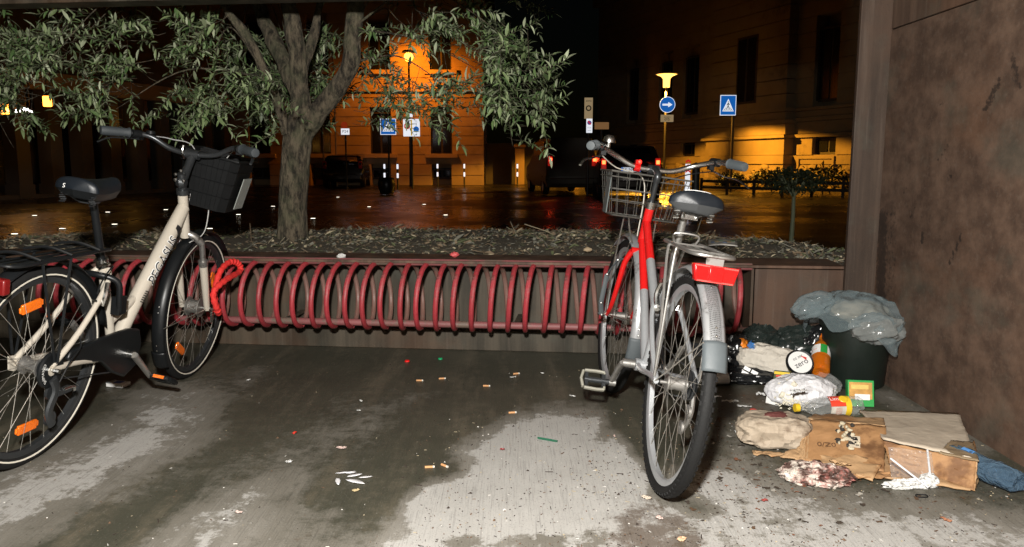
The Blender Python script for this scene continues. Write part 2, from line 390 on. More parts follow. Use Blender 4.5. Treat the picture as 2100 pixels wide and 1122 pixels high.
me, P = sheet_grid('panel', -1.6, 3.72, 0, 1.615, .02)
Y, Z = P[:, 0], P[:, 1]; dep = np.maximum(Y, .3) * cth - (Z - H) * sth
ux, uy = 1050 + FOC * 1.73 / dep, 561 - FOC * (Y * sth + (Z - H) * cth) / dep
mk = np.zeros(len(P))
for x0, y0, x1, y1, w, a in [(2022, 225, 2050, 165, 9, .9), (2075, 110, 2088, 180, 12, .7), (1945, 545, 1972, 482, 4, 1), (1890, 500, 1893, 480, 5, 1), (1945, 368, 1950, 362, 5, .9),
                             (1925, 330, 1945, 295, 4, .8), (1895, 450, 1915, 440, 5, .5), (1810, 440, 1805, 640, 16, .9), (1830, 420, 1822, 780, 18, .55), (1880, 640, 1990, 720, 40, .35), (1930, 215, 1936, 208, 6, .7),
                             (1980, 265, 1990, 248, 4, .6), (2070, 540, 2078, 510, 10, .5), (1850, 400, 1870, 370, 5, .6), (1865, 450, 1875, 425, 5, .7), (1940, 330, 1960, 300, 3, .6)]:
    t = np.clip(((ux - x0) * (x1 - x0) + (uy - y0) * (y1 - y0)) / ((x1 - x0) ** 2 + (y1 - y0) ** 2), 0, 1)
    mk = np.maximum(mk, a * np.exp(-((ux - x0 - t * (x1 - x0)) ** 2 + (uy - y0 - t * (y1 - y0)) ** 2) / w ** 2))
fattr(me, 'mark', mk); me.materials.append(cortenw)
wl_ = thing('steel_side_wall', 'tall rusty brown steel wall on the right beside the rubbish', 'wall', T(1.73, 0, 0))
MS = Matrix(((0, 0, 1, 0), (1, 0, 0, 0), (0, 1, 0, 0), (0, 0, 0, 1)))
link('panel', me, wl_, ML=MS)
MB().box((.004, 1.06, 1.915), (.010, 5.32, .59)).build('panel', cortenw, wl_, bevel=.003)
MB().box((.03, 1.06, 1.1), (.03, 5.32, 2.2)).build('backing', corten, wl_)
cl = thing('steel_column', 'rusty steel column at the end of the planter beside the side wall', 'column', T(1.668, 3.695, 0))
MB().box((-.003, 0, 1.11), (.146, .03, 2.22)).build('shaft', cortenc, cl, bevel=.004, M=RZ(-4))
li = thing('portal_roof', 'dark steel portal roof and lintel over the bicycle bay', 'roof', MW)
MB().box(((SL + 1.5) / 2, .09, 2.035), (1.5 - SL, .14, .41)).build('lintel', cortend, li, bevel=.004)
MB().box((-1.6, -2.9, 2.27), (6.6, 6.1, .08)).build('roof_slab', cortend, li)

# litter on the bed: leaf scraps, straw, chips
def leafgeo(mb, M, L, wd, fold=.25, curl=.12):
    vs, ws = [], ((0, .05), (.22, .75), (.5, 1), (.78, .62), (1, 0))
    for t, w in ws: vs += [(t * L, -w * wd / 2, w * wd * fold * .5 - curl * L * t * t), (t * L, 0, -curl * L * t * t), (t * L, w * wd / 2, w * wd * fold * .5 - curl * L * t * t)]
    fs = []
    for i in range(4):
        a = i * 3
        fs += [(a, a + 3, a + 4, a + 1), (a + 1, a + 4, a + 5, a + 2)] if i < 3 else [(a, a + 4, a + 1), (a + 1, a + 4, a + 2)]
    mb.add(vs, fs, M)
litm = [pm('dry_leaf', (.20, .145, .09), .8, var=.7, sc=30), pm('pale_straw', (.42, .36, .24), .75, var=.7, sc=30), pm('grey_chip', (.17, .165, .13), .85, var=.6, sc=30), pm('green_scrap', (.11, .125, .06), .7, var=.5, sc=30)]
mb = MB()
for i in range(9500):
    s = R.uniform(-3.3, 2.2); dm = max(.5, rim(s)); d = .33 + (dm - .4) * R.random() ** .9; z = soilz(s, d) + .004
    cl = noise.noise(V((s * 3.5, d * 3.5, 9)))
    if cl < R.uniform(-.7, .1): continue
    k = R.random(); mb.cur = R.choices((0, 1, 2, 3), (4, 2, 4, 2))[0]; fs_ = R.uniform(.45, 1.0) * (1 + max(0, cl)) * (2.0 if R.random() < .03 else 1)
    M = T(s, d, z) @ RZ(R.uniform(0, 360)) @ RY(R.uniform(-35, 25)) @ RX(R.uniform(-40, 40)) @ SC(fs_, fs_, fs_)
    if k < .62: leafgeo(mb, M, R.uniform(.02, .06), R.uniform(.008, .020), .5, R.uniform(-.2, .3))
    elif k < .85:
        mb.tube([(0, 0, 0), (.02, .003, .003), (R.uniform(.03, .09), 0, R.uniform(0, .02))], .0012, 3, M=M)
    else: mb.box((0, 0, 0), (R.uniform(.008, .028), R.uniform(.006, .02), R.uniform(.004, .014)), M)
o = mb.build('leaf_litter', litm, M=MW, sharp=30); o['kind'] = 'stuff'

# ------------------------------------------------------------------ spiral bicycle rack
rk = thing('bicycle_rack', 'long worn red spiral bicycle rack along the rusty planter', 'bicycle rack', MW @ T(0, .035, .338))
rc, pit = .168, .0912
def coil(n=30):
    mbc = MB(); pts = []
    for i in range(n + 1):
        a = -PI / 2 + 2 * PI * i / n; pts.append((pit * i / n, -rc * math.cos(a), rc * math.sin(a)))
    return mbc.tube(pts, .0130, 9)
cme = coil().mesh('coil_turn', redpaint)
railm = pm('worn_rail_paint', (.25, .085, .085), .55, var=.4, sc=11, dirt=(.15, .11, .085), dsc=8, dlo=.46, dhi=.6, bump=.3)
n_t = int((SR - .035 - (-2.55)) / pit)
for i in range(n_t):
    link('coil_turn', cme, rk, ML=T(SR - .03 - (n_t - i) * pit, 0, R.uniform(-.002, .002)) @ RZ(R.uniform(-2.2, 2.2)) @ RY(R.uniform(-.8, .8)))
x0 = SR - .03 - n_t * pit
for zz, dd in ((rc - .006 + .014, -.01), (-rc + .028, -.03)):
    MB().tube([(x0 - .02, dd, zz), (SR - .012, dd, zz)], .018, 12).build('rail', railm, rk)
for s in (x0 + .2, -1.2, .02, SR - .06):
    MB().box((s, .12, rc + .0), (.03, .22, .012)).build('bracket', cortend, rk); MB().box((s, .13, -rc + .03), (.03, .22, .012)).build('bracket', cortend, rk)

# ------------------------------------------------------------------ bicycles
TZY = RX(-90)      # lathe axis z -> y
spm = {}
def spoke_mesh(mat, sd, cs, ri):
    k = (mat.name, sd, cs, ri)
    if k not in spm:
        a = cs * rad(62); spm[k] = MB().tube([(.023 * math.cos(a), sd * .028, .023 * math.sin(a)), (ri, sd * .003, 0)], .0010, 4).mesh('spoke', mat)
    return spm[k]
def wheel(par, ML, rimmat, tyremat, stripe=None, refl=(), hubr=.018, hubmat=None, R0=.345, sec=.0205, phase=0, knob=False):
    hubmat = hubmat or dullalu
    ri = R0 - 2 * sec
    w = MB().lathe([(ri - .016, -.008), (ri - .003, -.0125), (ri + .004, -.012), (ri - .002, -.006), (ri - .002, .006), (ri + .004, .012), (ri - .003, .0125), (ri - .016, .008)], 64, M=TZY, loop=True).build('wheel', rimmat, par)
    w.matrix_local = ML
    pr = [(R0 - sec + sec * 1.02 * math.cos(a), sec * math.sin(a)) for a in [2 * PI * k / 12 for k in range(12)]]
    MB().lathe(pr, 72, M=TZY, loop=True).build('tyre', tyremat, w, sharp=180)
    if stripe:
        mb = MB()
        for sd in (-1, 1): mb.lathe([(R0 - .0295, sd * .0186), (R0 - .0295, sd * .0205), (R0 - .0245, sd * .0215), (R0 - .0245, sd * .019)], 72, M=TZY, loop=True)
        mb.build('sidewall_stripe', stripe, w)
    if knob:
        mb = MB()
        for k in range(78):
            for sd, dx in ((-1, 0), (1, .5), (-.45, .5), (.45, 0)):
                a = 2 * PI * (k + dx) / 78; M = RY(math.degrees(a)) @ T(R0 - .003 - .007 * abs(sd) ** 2, sd * .0165, 0) @ RZ(sd * 40)
                mb.box((0, 0, 0), (.006, .0065, .013 if abs(sd) == 1 else .017), M)
        o = mb.build('tread', tyremat, w); o['kind'] = 'stuff'
    MB().lathe([(.0, -.05), (.006, -.05), (.006, -.034), (hubr * 1.35, -.031), (hubr * 1.35, -.026), (hubr, -.022), (hubr * .95, 0), (hubr, .022), (hubr * 1.35, .026), (hubr * 1.35, .031), (.006, .034), (.006, .05), (0, .05)], 20, M=TZY).build('hub', hubmat, w)
    for k in range(8):
        for sd in (-1, 1):
            for cs in (-1, 1):
                link('spoke', spoke_mesh(steelwire, sd, cs, ri - .012), w, ML=RY(phase + k * 45 + (11.25 if sd > 0 else 0) + (22.5 if cs > 0 else 0)))
    for a in refl:
        mb = MB().box((.215, 0, 0), (.034, .010, .088)).box((.215, 0, 0), (.020, .008, .108))
        mb.build('reflector', orangelens, w, bevel=.003, M=RY(a))
    return w
def mudguard(name, par, mat, c, r, a0, a1, w, flapa=None, mid=None, flapmat=None, M=None):
    def fn(rr, ww, b0, b1, bul=.014):
        def f(u, v):
            a = rad(b0 + (b1 - b0) * u); t = (v - .5) * 2; q = rr - bul * t * t
            return (c[0] + q * math.cos(a), t * ww, c[2] + q * math.sin(a))
        return f
    M = M or Matrix()
    o = MB().grid(40, 8, fn(r, w, a0, a1), M).build(name, mat, par, solid=.0015, sharp=180)
    if mid: MB().grid(40, 4, fn(r + .0022, w * .55, a0, a1, .0045), M).build('centre_strip', mid, o, sharp=180)
    if flapa is not None:
        MB().grid(8, 6, fn(r + .003, w * 1.12, a1 - 3, flapa, .012), M).build('mud_flap', flapmat or greypl, o, solid=.003, sharp=180)
        mb = MB()
        for a in (a1 - 5, a1 - 9, a1 - 32, a1 - 36):
            for k in (-1, ) if a < a1 - 20 else (0,):
                mb.lathe([(0, .003), (.003, .002), (.004, 0)], 10, M=M @ T(c[0], 0, c[2]) @ RY(-a) @ T(r + .0025, k * .002, 0) @ RY(90))
        mb.build('rivet', chrome, o)
    return o
def saddle(par, M, top, skirt, Ls=.26, ws=.095, emblem=None):
    def hw(u): return ws * (.30 + .70 * (1 - u) ** 1.5) if u > .12 else ws * (.55 + .45 * math.sin(PI / 2 * min(1, u / .12 + .001))) * .93
    def f(u, v):
        a = PI * (v * 1.0); w = hw(u); x = -Ls * .45 + Ls * u
        endr = math.sqrt(max(0, 1 - (max(0, u - .9) / .1) ** 2)) * math.sqrt(max(0.0, 1 - (max(0, .07 - u) / .07) ** 2))
        z = .045 * endr * math.sin(a) ** .75 + .018 * (1 - u) ** 2 - .05 * u * (1 - u) * .6
        return (x, math.copysign(abs(math.cos(a)) ** .8, math.cos(a)) * w * endr, z)
    s = MB().grid(28, 16, f).build('saddle', top, par, sharp=180); s.matrix_local = M
    def f2(u, v):
        p = f(u, 0 if v < .5 else 1); k = abs(v - .5) * 2; q = .28 + .72 * k
        return (p[0] * (.9 + .1 * k), p[1] * (.55 + .45 * k), p[2] - .030 * (1 - k) - .0)
    MB().grid(28, 10, f2).build('saddle_skirt', skirt, s, sharp=180)
    def f3(u, v):
        uu = u * .42; p = f(uu, 0 if True else 1); sgn = 1 if v < .5 else -1
        q = f(uu, .035 + .10 * (v * 2 if v < .5 else (1 - v) * 2)); return (q[0] - .001, q[1] * sgn * 1.015, q[2] + .0005)
    if emblem:
        e = MB().tube([V(f(.13 + .045 * math.cos(a), .5 + .13 * math.sin(a))) + V((-.0005, 0, .001)) for a in [2 * PI * k / 24 for k in range(24)]], .0015, 5, closed=True)
        e.tube([V(f(.13, .44 + .012 * k)) + V((0, 0, .001)) for k in range(11)], .0016, 4); e.build('emblem', emblem, s)
    mb = MB()
    for sd in (-1, 1):
        mb.tube(cr([(-.09, sd * .04, .0), (-.05, sd * .022, -.03), (.03, sd * .02, -.032), (.12, sd * .012, -.012)], 6), .0035, 6)
        mb.tube([(-.085 + .010 * math.cos(t * 1.9), sd * .055 + .010 * math.sin(t * 1.9), -.038 + t * .0022) for t in range(20)], .0022, 5)
    mb.box((-.02, 0, -.03), (.04, .055, .018)); mb.build('saddle_rails', steel_dark if not emblem else chrome, s)
    return s
def grip(par, p0, p1, mat, r=.0165, M=None, lock=True, ribs=False):
    p0, p1 = V(p0), V(p1); pts = [p0.lerp(p1, t) for t in (0, .04, .12, .35, .7, .93, .99, 1)]
    gr_ = MB().tube(pts, [r * .9, r * 1.25, r, r * 1.05, r * 1.1, r * 1.1, r * 1.0, r * .7], 14)
    if ribs:
        for k in range(12): c = p0.lerp(p1, .15 + k * .06); d = (p1 - p0).normalized() * .0015; gr_.tube([c - d, c + d], r * 1.16, 12)
    return gr_.build('grip', mat, par, M=M)
def lever(par, pts, mat, M=None):
    P_ = cr(pts, 6); n = len(P_)
    return MB().tube(P_, [.0075 - .0025 * abs(.3 - i / n) for i in range(n)], 8, flat=.55).build('brake_lever', mat, par, M=M)
def cable(par, pts, mat, r=.0022, M=None): return MB().tube(cr(pts, 8), r, 6).build('cable', mat, par, M=M)
def pedal(par, c, body, plate, ang=0, sd=-1, rf=True):
    M = T(c) @ RY(ang); p = MB().tube([(0, 0, 0), (0, sd * .095, 0)], .011, 10, M=M).box((0, sd * .022, 0), (.05, .014, .018), M).box((0, sd * .088, 0), (.05, .012, .018), M).build('pedal', body, par)
    mb = MB()
    for k in (-1, 1): mb.tube(cr([(k * .036, sd * .018, 0), (k * .038, sd * .05, 0), (k * .036, sd * .095, 0)], 4), .006, 8, M=M, flat=1.6)
    mb.tube([(-.034, sd * .100, 0), (0, sd * .108, 0), (.034, sd * .100, 0)], .006, 8, M=M, flat=1.6); mb.tube([(-.034, sd * .018, 0), (.034, sd * .018, 0)], .005, 8, M=M, flat=1.6)
    mb.build('pedal_cage', plate, p)
    for k in ((-1, 1) if rf else ()): MB().box((k * .043, sd * .055, 0), (.004, .045, .012), M).build('pedal_reflector', orangelens, p)
    return p
def bike_matrix(rear, front, lean):
    d = (front - rear); ang = math.degrees(math.atan2(d.y, d.x))
    return T(rear) @ RZ(ang) @ RX(lean)
def steer(M0, p, ax, deg): return T(p) @ Matrix.Rotation(rad(deg), 4, V(ax).normalized()) @ T(-V(p))

# ---- the red and silver bicycle seen from behind
rc_ = g(1346, 1002); fc_ = g(1244, 797); fc_ = rc_ + (fc_ - rc_).normalized() * 1.08
rc_.z = 0; fc_.z = 0
LEAN = 8.6
B = thing('bicycle', 'red and silver city bicycle with a wire basket leaning at the rack', 'bicycle', bike_matrix(rc_, fc_, LEAN))
AX = V((-.075, 0, .24)); HT = V((.845, 0, .845)); HB = V((.895, 0, .685))
MST = steer(None, HB, AX, 3)
Z0 = .345
wheel(B, T(0, 0, Z0), alu, rubber, hubr=.021, phase=4, knob=True, sec=.019)
wheel(B, MST @ T(1.08, 0, Z0), alu, rubber, hubr=.018, phase=11)
mb = MB(); mb.tube([(.888, 0, .70), HT], .0185, 14); mb.tube([(.868, 0, .79), (.66, 0, .648)], .017, 12); mb.tube([(.888, 0, .715), (.68, 0, .525)], .0165, 12)
fr = mb.build('frame', redgloss, B)
mb = MB(); mb.tube([(.66, 0, .648), (.385, 0, .462)], .0172, 12); mb.tube([(.68, 0, .525), (.44, 0, .285)], .0167, 12)
mb.tube([(.44, 0, .285), (.335, 0, .615)], .0155, 12); mb.tube([(.44, -.038, .285), (.44, .038, .285)], .023, 14)
for sd in (-1, 1):
    mb.tube(cr([(.42, sd * .03, .29), (.30, sd * .045, .30), (.12, sd * .058, .335), (0, sd * .062, Z0)], 4), .009, 8)
    mb.tube(cr([(.345, sd * .018, .585), (.27, sd * .05, .52), (.12, sd * .062, .42), (0, sd * .064, Z0 + .01)], 4), .0085, 8)
mb.build('frame_silver', alu, fr)
mb = MB().prism([(-.04, .012), (.04, .006), (.04, -.006), (-.04, -.012)], 0, .0012, T(.60, -.0178, .607) @ RY(-34) @ RX(90)); mb.build('frame_decal', steel_dark, fr)
MB().tube([(.338, 0, .60), (.262, 0, .868)], .0133, 12).build('seat_post', dullalu, B)
MB().tube([(.342, 0, .592), (.333, 0, .620)], .020, 12).tube([(.34, -.03, .602), (.34, .03, .602)], .005, 8).build('seat_clamp', chrome, B)
sadgrey = pm('grey_side_vinyl', (.045, .048, .050), .6, bump=.3, bsc=200)
sadblk = pm('dark_vinyl', (.008, .011, .015), .42, var=.15, bump=.1, bsc=150, Specular_IOR_Level=.4)
saddle(B, T(.235, 0, .885) @ RY(-2), sadblk, sadgrey, .265, .098, white)
# fork
mb = MB()
for sd in (-1, 1): mb.tube(cr([(.905, sd * .030, .655), (.93, sd * .048, .60), (.965, sd * .054, .50), (1.02, sd * .056, .40), (1.08, sd * .056, Z0)], 6), [.0135 - .0045 * i / 24 for i in range(25)], 10)
mb.tube([(.905, -.034, .658), (.905, .034, .658)], .015, 10); mb.build('fork', redgloss, B, M=MST)
mb = MB().tube([(HT + AX * .0), (HT + AX * .10)], .021, 16).tube([HT + AX * .06, HT + AX * .12], .024, 16); mb.build('headset', chrome, B, M=MST)
S0 = HT + AX * .5
mb = MB().tube([HT + AX * .1, S0], .0112, 12).tube(cr([S0 - AX * .05, S0 + AX * .06, S0 + V((.05, 0, .035)), S0 + V((.075, 0, .035))], 4), .0145, 10).tube([S0 + V((.078, -.022, .035)), S0 + V((.078, .022, .035))], .0195, 14); mb.build('stem', steel_dark, B, M=MST)
c0 = S0 + V((.078, 0, .035))
HBp = [c0 + V(p) for p in ((-.195, .305, .055), (-.12, .275, .062), (-.06, .235, .062), (-.005, .16, .035), (.0, .08, .004), (0, 0, 0), (0, -.08, .004), (-.005, -.16, .035), (-.06, -.235, .062), (-.12, -.275, .062), (-.195, -.305, .055))]
MB().tube(cr(HBp, 6), .0112, 12).build('handlebar', chrome, B, M=MST)
for sd, a in ((1, 0), (-1, 10)):
    p1 = HBp[a]; p0 = HBp[1 if a == 0 else 9]
    grip(B, p0 + (p0 - p1) * .12, p1 + (p1 - p0) * .06, greypl, .0165, MST, ribs=True)
    p2 = c0 + V((-.045, sd * .225, .062))
    MB().tube([p2 + V((.012, 0, 0)), p2 + V((-.02, sd * .02, 0))], .0175, 12).box(tuple(p2 + V((.01, 0, -.016))), (.035, .02, .03)).build('lever_clamp', blackpl, B, M=MST)
    lever(B, [p2 + V((.01, 0, -.03)), p2 + V((-.02, sd * .045, -.05)), p2 + V((-.09, sd * .085, -.06)), p2 + V((-.15, sd * .11, -.085))], chrome, MST)
# bell, front lamp clip, red light on bar, brake rods, cables
bp = c0 + V((-.03, .205, .062))
mb = MB().lathe([(0, .030), (.014, .028), (.022, .020), (.025, .008), (.025, 0), (0, 0)], 18, M=T(bp + V((0, 0, .022)))).tube([bp, bp + V((0, 0, .024))], .007, 8); mb.build('bell', chrome, B, M=MST)
MB().tube([c0 + V((0, .058, .0)), c0 + V((0, .082, .0))], .0165, 14).box(tuple(c0 + V((-.01, .07, .022))), (.02, .022, .018)).build('light_clip', redlens, B, M=MST)
MB().lathe([(0, .004), (.006, .003), (.008, 0)], 12, M=T(c0 + V((-.022, .066, .024))) @ RY(-90)).build('clip_lamp', emit('red_clip_lamp', (1, .02, .01), 5), B, M=MST)
cable(B, [c0 + V((-.04, .23, .03)), c0 + V((.03, .15, -.01)), c0 + V((.05, .02, -.05)), (.90, .02, .72)], pm('pale_cable', (.45, .42, .36), .5), .0026, MST)
cable(B, [c0 + V((-.04, -.23, .03)), c0 + V((.04, -.12, -.01)), c0 + V((.03, -.03, -.08)), (.88, -.03, .70), (.7, -.025, .56), (.5, -.02, .42)], blackpl, .0026)
# mudguards
silverguard = pm('silver_guard', (.42, .43, .44), .33, .5, var=.12, dirt=(.12, .11, .1), dsc=20)
dotm = G('dotted_guard'); dv = dotm.n('TexVoronoi', 0, Vector=dotm.co((230, 230, 230)), Scale=1.0, Randomness=.0); dotm.p(Base_Color=dotm.mix(dotm.ramp(dv, .3, .42), (.03, .03, .032), (.24, .245, .25)), Roughness=.4, Metallic=.4); dotm = dotm.m
mudguard('mudguard', B, silverguard, (0, 0, Z0), .372, 22, 149, .031, 159, dotm)
mudguard('mudguard', B, silverguard, (1.08, 0, Z0), .370, 52, 186, .029, 198, None, M=MST)
for sd in (-1, 1):
    MB().tube([(1.08, sd * .058, Z0), (1.08 - .36, sd * .034, Z0 + .05)], .0022, 5).tube([(1.08, sd * .058, Z0), (1.08 - .13, sd * .034, Z0 + .35)], .0022, 5).build('mudguard_stay', steelwire, B, M=MST)
    MB().tube([(0, sd * .066, Z0), (-.31, sd * .034, Z0 + .20)], .0022, 5).build('mudguard_stay', steelwire, B)
MB().lathe([(0, .004), (.007, .003), (.008, 0)], 10, M=T(-.325, -.036, Z0 + .17) @ RX(90)).build('stay_bolt', steel_dark, B)
# luggage rack
mb = MB(); zr = .765
mb.tube(cr([(.26, .03, zr - .01), (.24, .055, zr), (0, .062, zr), (-.14, .060, zr), (-.165, .0, zr), (-.14, -.060, zr), (0, -.062, zr), (.24, -.055, zr), (.26, -.03, zr - .01)], 6, closed=True), .0058, 8)
for y in (-.028, 0, .028): mb.tube([(.25, y, zr - .006), (-.155, y, zr - .004)], .0036, 6)
mb.tube(cr([(.20, .035, zr), (.19, .038, zr + .03), (.19, -.038, zr + .03), (.20, -.035, zr)], 4), .0035, 6)
for x in (.16, -.05): mb.tube([(x, -.06, zr), (x, .06, zr)], .0034, 6)
rck = mb.build('luggage_rack', dullalu, B)
for sd in (-1, 1):
    for x in (.12, .02): MB().tube(cr([(x, sd * .062, zr - .003), (x - .004, sd * .071, zr - .03), (.03 if x > .1 else .0, sd * .072, .52), (0, sd * .070, Z0 + .015)], 6), .0046, 7).build('rack_strut', dullalu, rck)
MB().tube([(.25, .02, zr - .01), (.325, .012, .63)], .005, 6).tube([(.25, -.02, zr - .01), (.325, -.012, .63)], .005, 6).build('rack_strut', dullalu, rck)
MB().box((-.164, 0, zr - .018), (.006, .05, .03)).build('lamp_bracket', dullalu, rck)
LM = T(-.18, 0, zr - .048) @ RY(6)
tl = MB().prism([(-.066, .024), (.066, .024), (.055, -.025), (-.055, -.025)], -.014, .016, LM @ Matrix(((0, 0, -1, 0), (-1, 0, 0, 0), (0, 1, 0, 0), (0, 0, 0, 1)))).build('tail_light', redlens, B, bevel=.004)
MB().box((-.019, 0, 0), (.008, .042, .042), LM).build('tail_lamp_lens', redlens, tl, bevel=.003)
rbm = pm('pale_red_plastic', (.70, .07, .06), .3)
for zz_, st_ in ((.020, .0075), (-.0220, .0062)):
    mb = MB().box((-.0163, 0, zz_), (.0015, .122 if zz_ > 0 else .10, .0035), LM)
    for k in range(17): mb.box((-.0163, -8 * st_ + k * st_, zz_), (.0022, st_ * .5, .0045), LM)
    mb.build('lens_rib', rbm, tl)
# crank, pedals, chain, rear gear
mb = MB().tube([(.44, -.05, .285), (.44, -.085, .285)], .016, 12).tube([(.44, .04, .285), (.44, .085, .285)], .016, 12); mb.build('crank_axle', dullalu, B)
mb = MB().tube(cr([(.44, .083, .285), (.50, .088, .235), (.555, .092, .175)], 5), [.013] * 4 + [.011] * 7, 10, flat=.7).tube([(.555, .075, .175), (.555, .10, .175)], .014, 10); mb.build('crank', dullalu, B)
MB().tube(cr([(.44, -.083, .285), (.38, -.088, .335), (.325, -.092, .395)], 5), [.013] * 4 + [.011] * 7, 10, flat=.7).build('crank', dullalu, B)
pedal(B, (.555, .10, .175), steel_dark, pm('worn_cage', (.30, .29, .24), .5), -48, 1, False); pedal(B, (.325, -.10, .395), blackpl, blackpl, -10, -1, False)
MB().lathe([(.085, -.002), (.088, 0), (.085, .002), (.06, .002), (.06, -.002)], 40, M=T(.44, -.045, .285) @ TZY, loop=True).box((.44, -.045, .285), (.14, .003, .016)).box((.44, -.045, .285), (.016, .003, .14)).build('chainring', steel_dark, B)
mb = MB()
for k in range(7): mb.lathe([(.018, -.0008), (.048 - .0035 * k, 0), (.018, .0008)], 26, M=T(0, -.036 - .0042 * k, Z0) @ TZY)
mb.build('cassette', steel_dark, B)
def chain(par, y, cx, r1, cz, r2, zc, sag=0):
    pts = [(0 + r2 * math.cos(a), y, Z0 + r2 * math.sin(a)) for a in np.linspace(PI / 2, 1.5 * PI, 14)] + [(cx + r1 * math.cos(a), y, zc + r1 * math.sin(a)) for a in np.linspace(-PI / 2, PI / 2, 18)]
    return MB().tube(pts, .0038, 5, closed=True, flat=.8).build('chain', steel_dark, par)
chain(B, -.046, .44, .087, .285, .042, .285)
MB().tube(cr([(.0, -.06, Z0 - .03), (-.01, -.06, .26), (.03, -.058, .20)], 5), .008, 8, flat=1.7).lathe([(.006, -.004), (.022, -.004), (.022, .004), (.006, .004)], 14, M=T(-.01, -.052, .265) @ TZY, loop=True).lathe([(.006, -.004), (.022, -.004), (.022, .004), (.006, .004)], 14, M=T(.03, -.05, .20) @ TZY, loop=True).build('derailleur', dullalu, B)
mb = MB().box((.374, .0, .445), (.03, .034, .05)).lathe([(0, .026), (.012, .024), (.017, .014), (.017, -.01), (0, -.012)], 14, M=T(.362, .0, .418) @ RY(-80)); mb.build('frame_bracket', steel_dark, B)
# brakes at the seat stays and kickstand
mb = MB().box((.30, .0, .60), (.02, .055, .03)).tube(cr([(.295, .028, .61), (.285, .040, .575), (.28, .034, .53)], 4), .010, 8).tube(cr([(.295, -.028, .61), (.285, -.040, .575), (.28, -.034, .53)], 4), .010, 8).lathe([(0, .01), (.012, .008), (.012, -.008), (0, -.01)], 12, M=T(.275, .036, .53) @ RY(90)); mb.build('brake_caliper', chrome, B)
# folding lock hanging on the fork axle
mb = MB(); Lp = [(1.06, .085, .345), (1.045, .098, .40), (1.03, .094, .53), (1.015, .060, .60), (1.0, .02, .615)]
for a, b in zip(Lp, Lp[1:]):
    a, b = V(a), V(b); mb.tube([a, b], .0105, 8, flat=.4)
mb.build('folding_lock', greypl, B, M=MST)
mb = MB()
for p in Lp: mb.lathe([(0, .003), (.005, .002), (.006, 0)], 10, M=T(V(p) + V((-.010, 0, 0))) @ RY(-90))
mb.build('lock_rivet', chrome, B, M=MST)
MB().tube([(1.08, .045, Z0), (1.08, .10, Z0)], .006, 8).lathe([(0, -.006), (.012, -.006), (.012, .006), (0, .006)], 6, M=T(1.08, .074, Z0) @ TZY).build('axle_nut', chrome, B, M=MST)
# wire basket in front of the bar
bw = pm('basket_wire', (.16, .155, .14), .45, .6, var=.2)
MBk = MST @ T(1.005, 0, .795)
xt, yt, xb, yb, hb_ = .13, .168, .105, .138, .18
def ringp(k):
    x, y, z = xb + (xt - xb) * k, yb + (yt - yb) * k, hb_ * k
    return cr([(-x, -y + .03, z), (-x + .03, -y, z), (x - .03, -y, z), (x, -y + .03, z), (x, y - .03, z), (x - .03, y, z), (-x + .03, y, z), (-x, y - .03, z)], 4, closed=True)
bk = MB().tube(ringp(1), .0036, 7, closed=True).tube(ringp(.88), .0024, 6, closed=True).build('basket', bw, B, M=MBk)
for k in (0, .33, .60): MB().tube(ringp(k), .0019, 5, closed=True).build('wire', bw, bk, M=MBk)
def vw(x0_, y0_, x1_, y1_): MB().tube([(x0_, y0_, 0), (x1_, y1_, hb_)], .0015, 4).build('wire', bw, bk, M=MBk)
for i in range(7):
    t = -1 + 2 * (i + .5) / 7
    vw(-xb, t * yb, -xt, t * yt); vw(xb, t * yb, xt, t * yt)
for i in range(5):
    t = -1 + 2 * (i + .5) / 5
    vw(t * xb, -yb, t * xt, -yt); vw(t * xb, yb, t * xt, yt)
for i in range(8):
    t = -1 + 2 * (i + .5) / 8; MB().tube([(-xb, t * yb, 0), (xb, t * yb, 0)], .0016, 4).build('wire', bw, bk, M=MBk)
for i in range(5):
    t = -1 + 2 * (i + .5) / 5; MB().tube([(t * xb, -yb, -.003), (t * xb, yb, -.003)], .0016, 4).build('wire', bw, bk, M=MBk)
MB().box((-.04, yt - .008, .09), (.075, .004, .17), RX(0)).build('basket_plate', pm('smoky_plastic', (.12, .14, .14), .3), bk, M=MBk)
MB().tube(cr([(.93, .03, .69), (.97, .04, .74), (1.0, .045, .79)], 4), .0038, 6).tube(cr([(.93, -.03, .69), (.97, -.04, .74), (1.0, -.045, .79)], 4), .0038, 6).tube(cr([(1.08, .062, Z0), (1.02, .075, .55), (.98, .07, .79)], 4), .003, 5).tube(cr([(1.08, -.062, Z0), (1.02, -.075, .55), (.98, -.07, .79)], 4), .003, 5).build('basket_stay', steelwire, B, M=MST)

# ---- the beige trekking bicycle on the left
rb, fb = g(4, 974), g(386, 771); rb.z = fb.z = 0
rb = fb + (rb - fb).normalized() * 1.10
PB = thing('bicycle', 'beige trekking bicycle with black basket and chain guard at the left', 'bicycle', bike_matrix(rb, fb, 9.5))
HT2, HB2 = V((.875, 0, .90)), V((.935, 0, .70)); AX2 = (HT2 - HB2).normalized()
MS2 = steer(None, HB2, AX2, 4)
wheel(PB, T(0, 0, Z0), steel_dark, rubber, cream, refl=(-97, 92), hubr=.024, phase=7)
wheel(PB, MS2 @ T(1.10, 0, Z0), steel_dark, rubber, cream, refl=(125, -25), hubr=.034, phase=2)
mb = MB().tube([HB2, HT2], .0215, 14).tube([(.893, 0, .835), (.82, 0, .745), (.60, 0, .49), (.455, 0, .30)], [.027, .031, .030, .027], 18)
mb.tube([(.413, 0, .415), (.595, 0, .487)], .0165, 12).tube([(.45, 0, .29), (.336, 0, .665)], .0175, 14).tube([(.45, -.036, .29), (.45, .036, .29)], .024, 14)
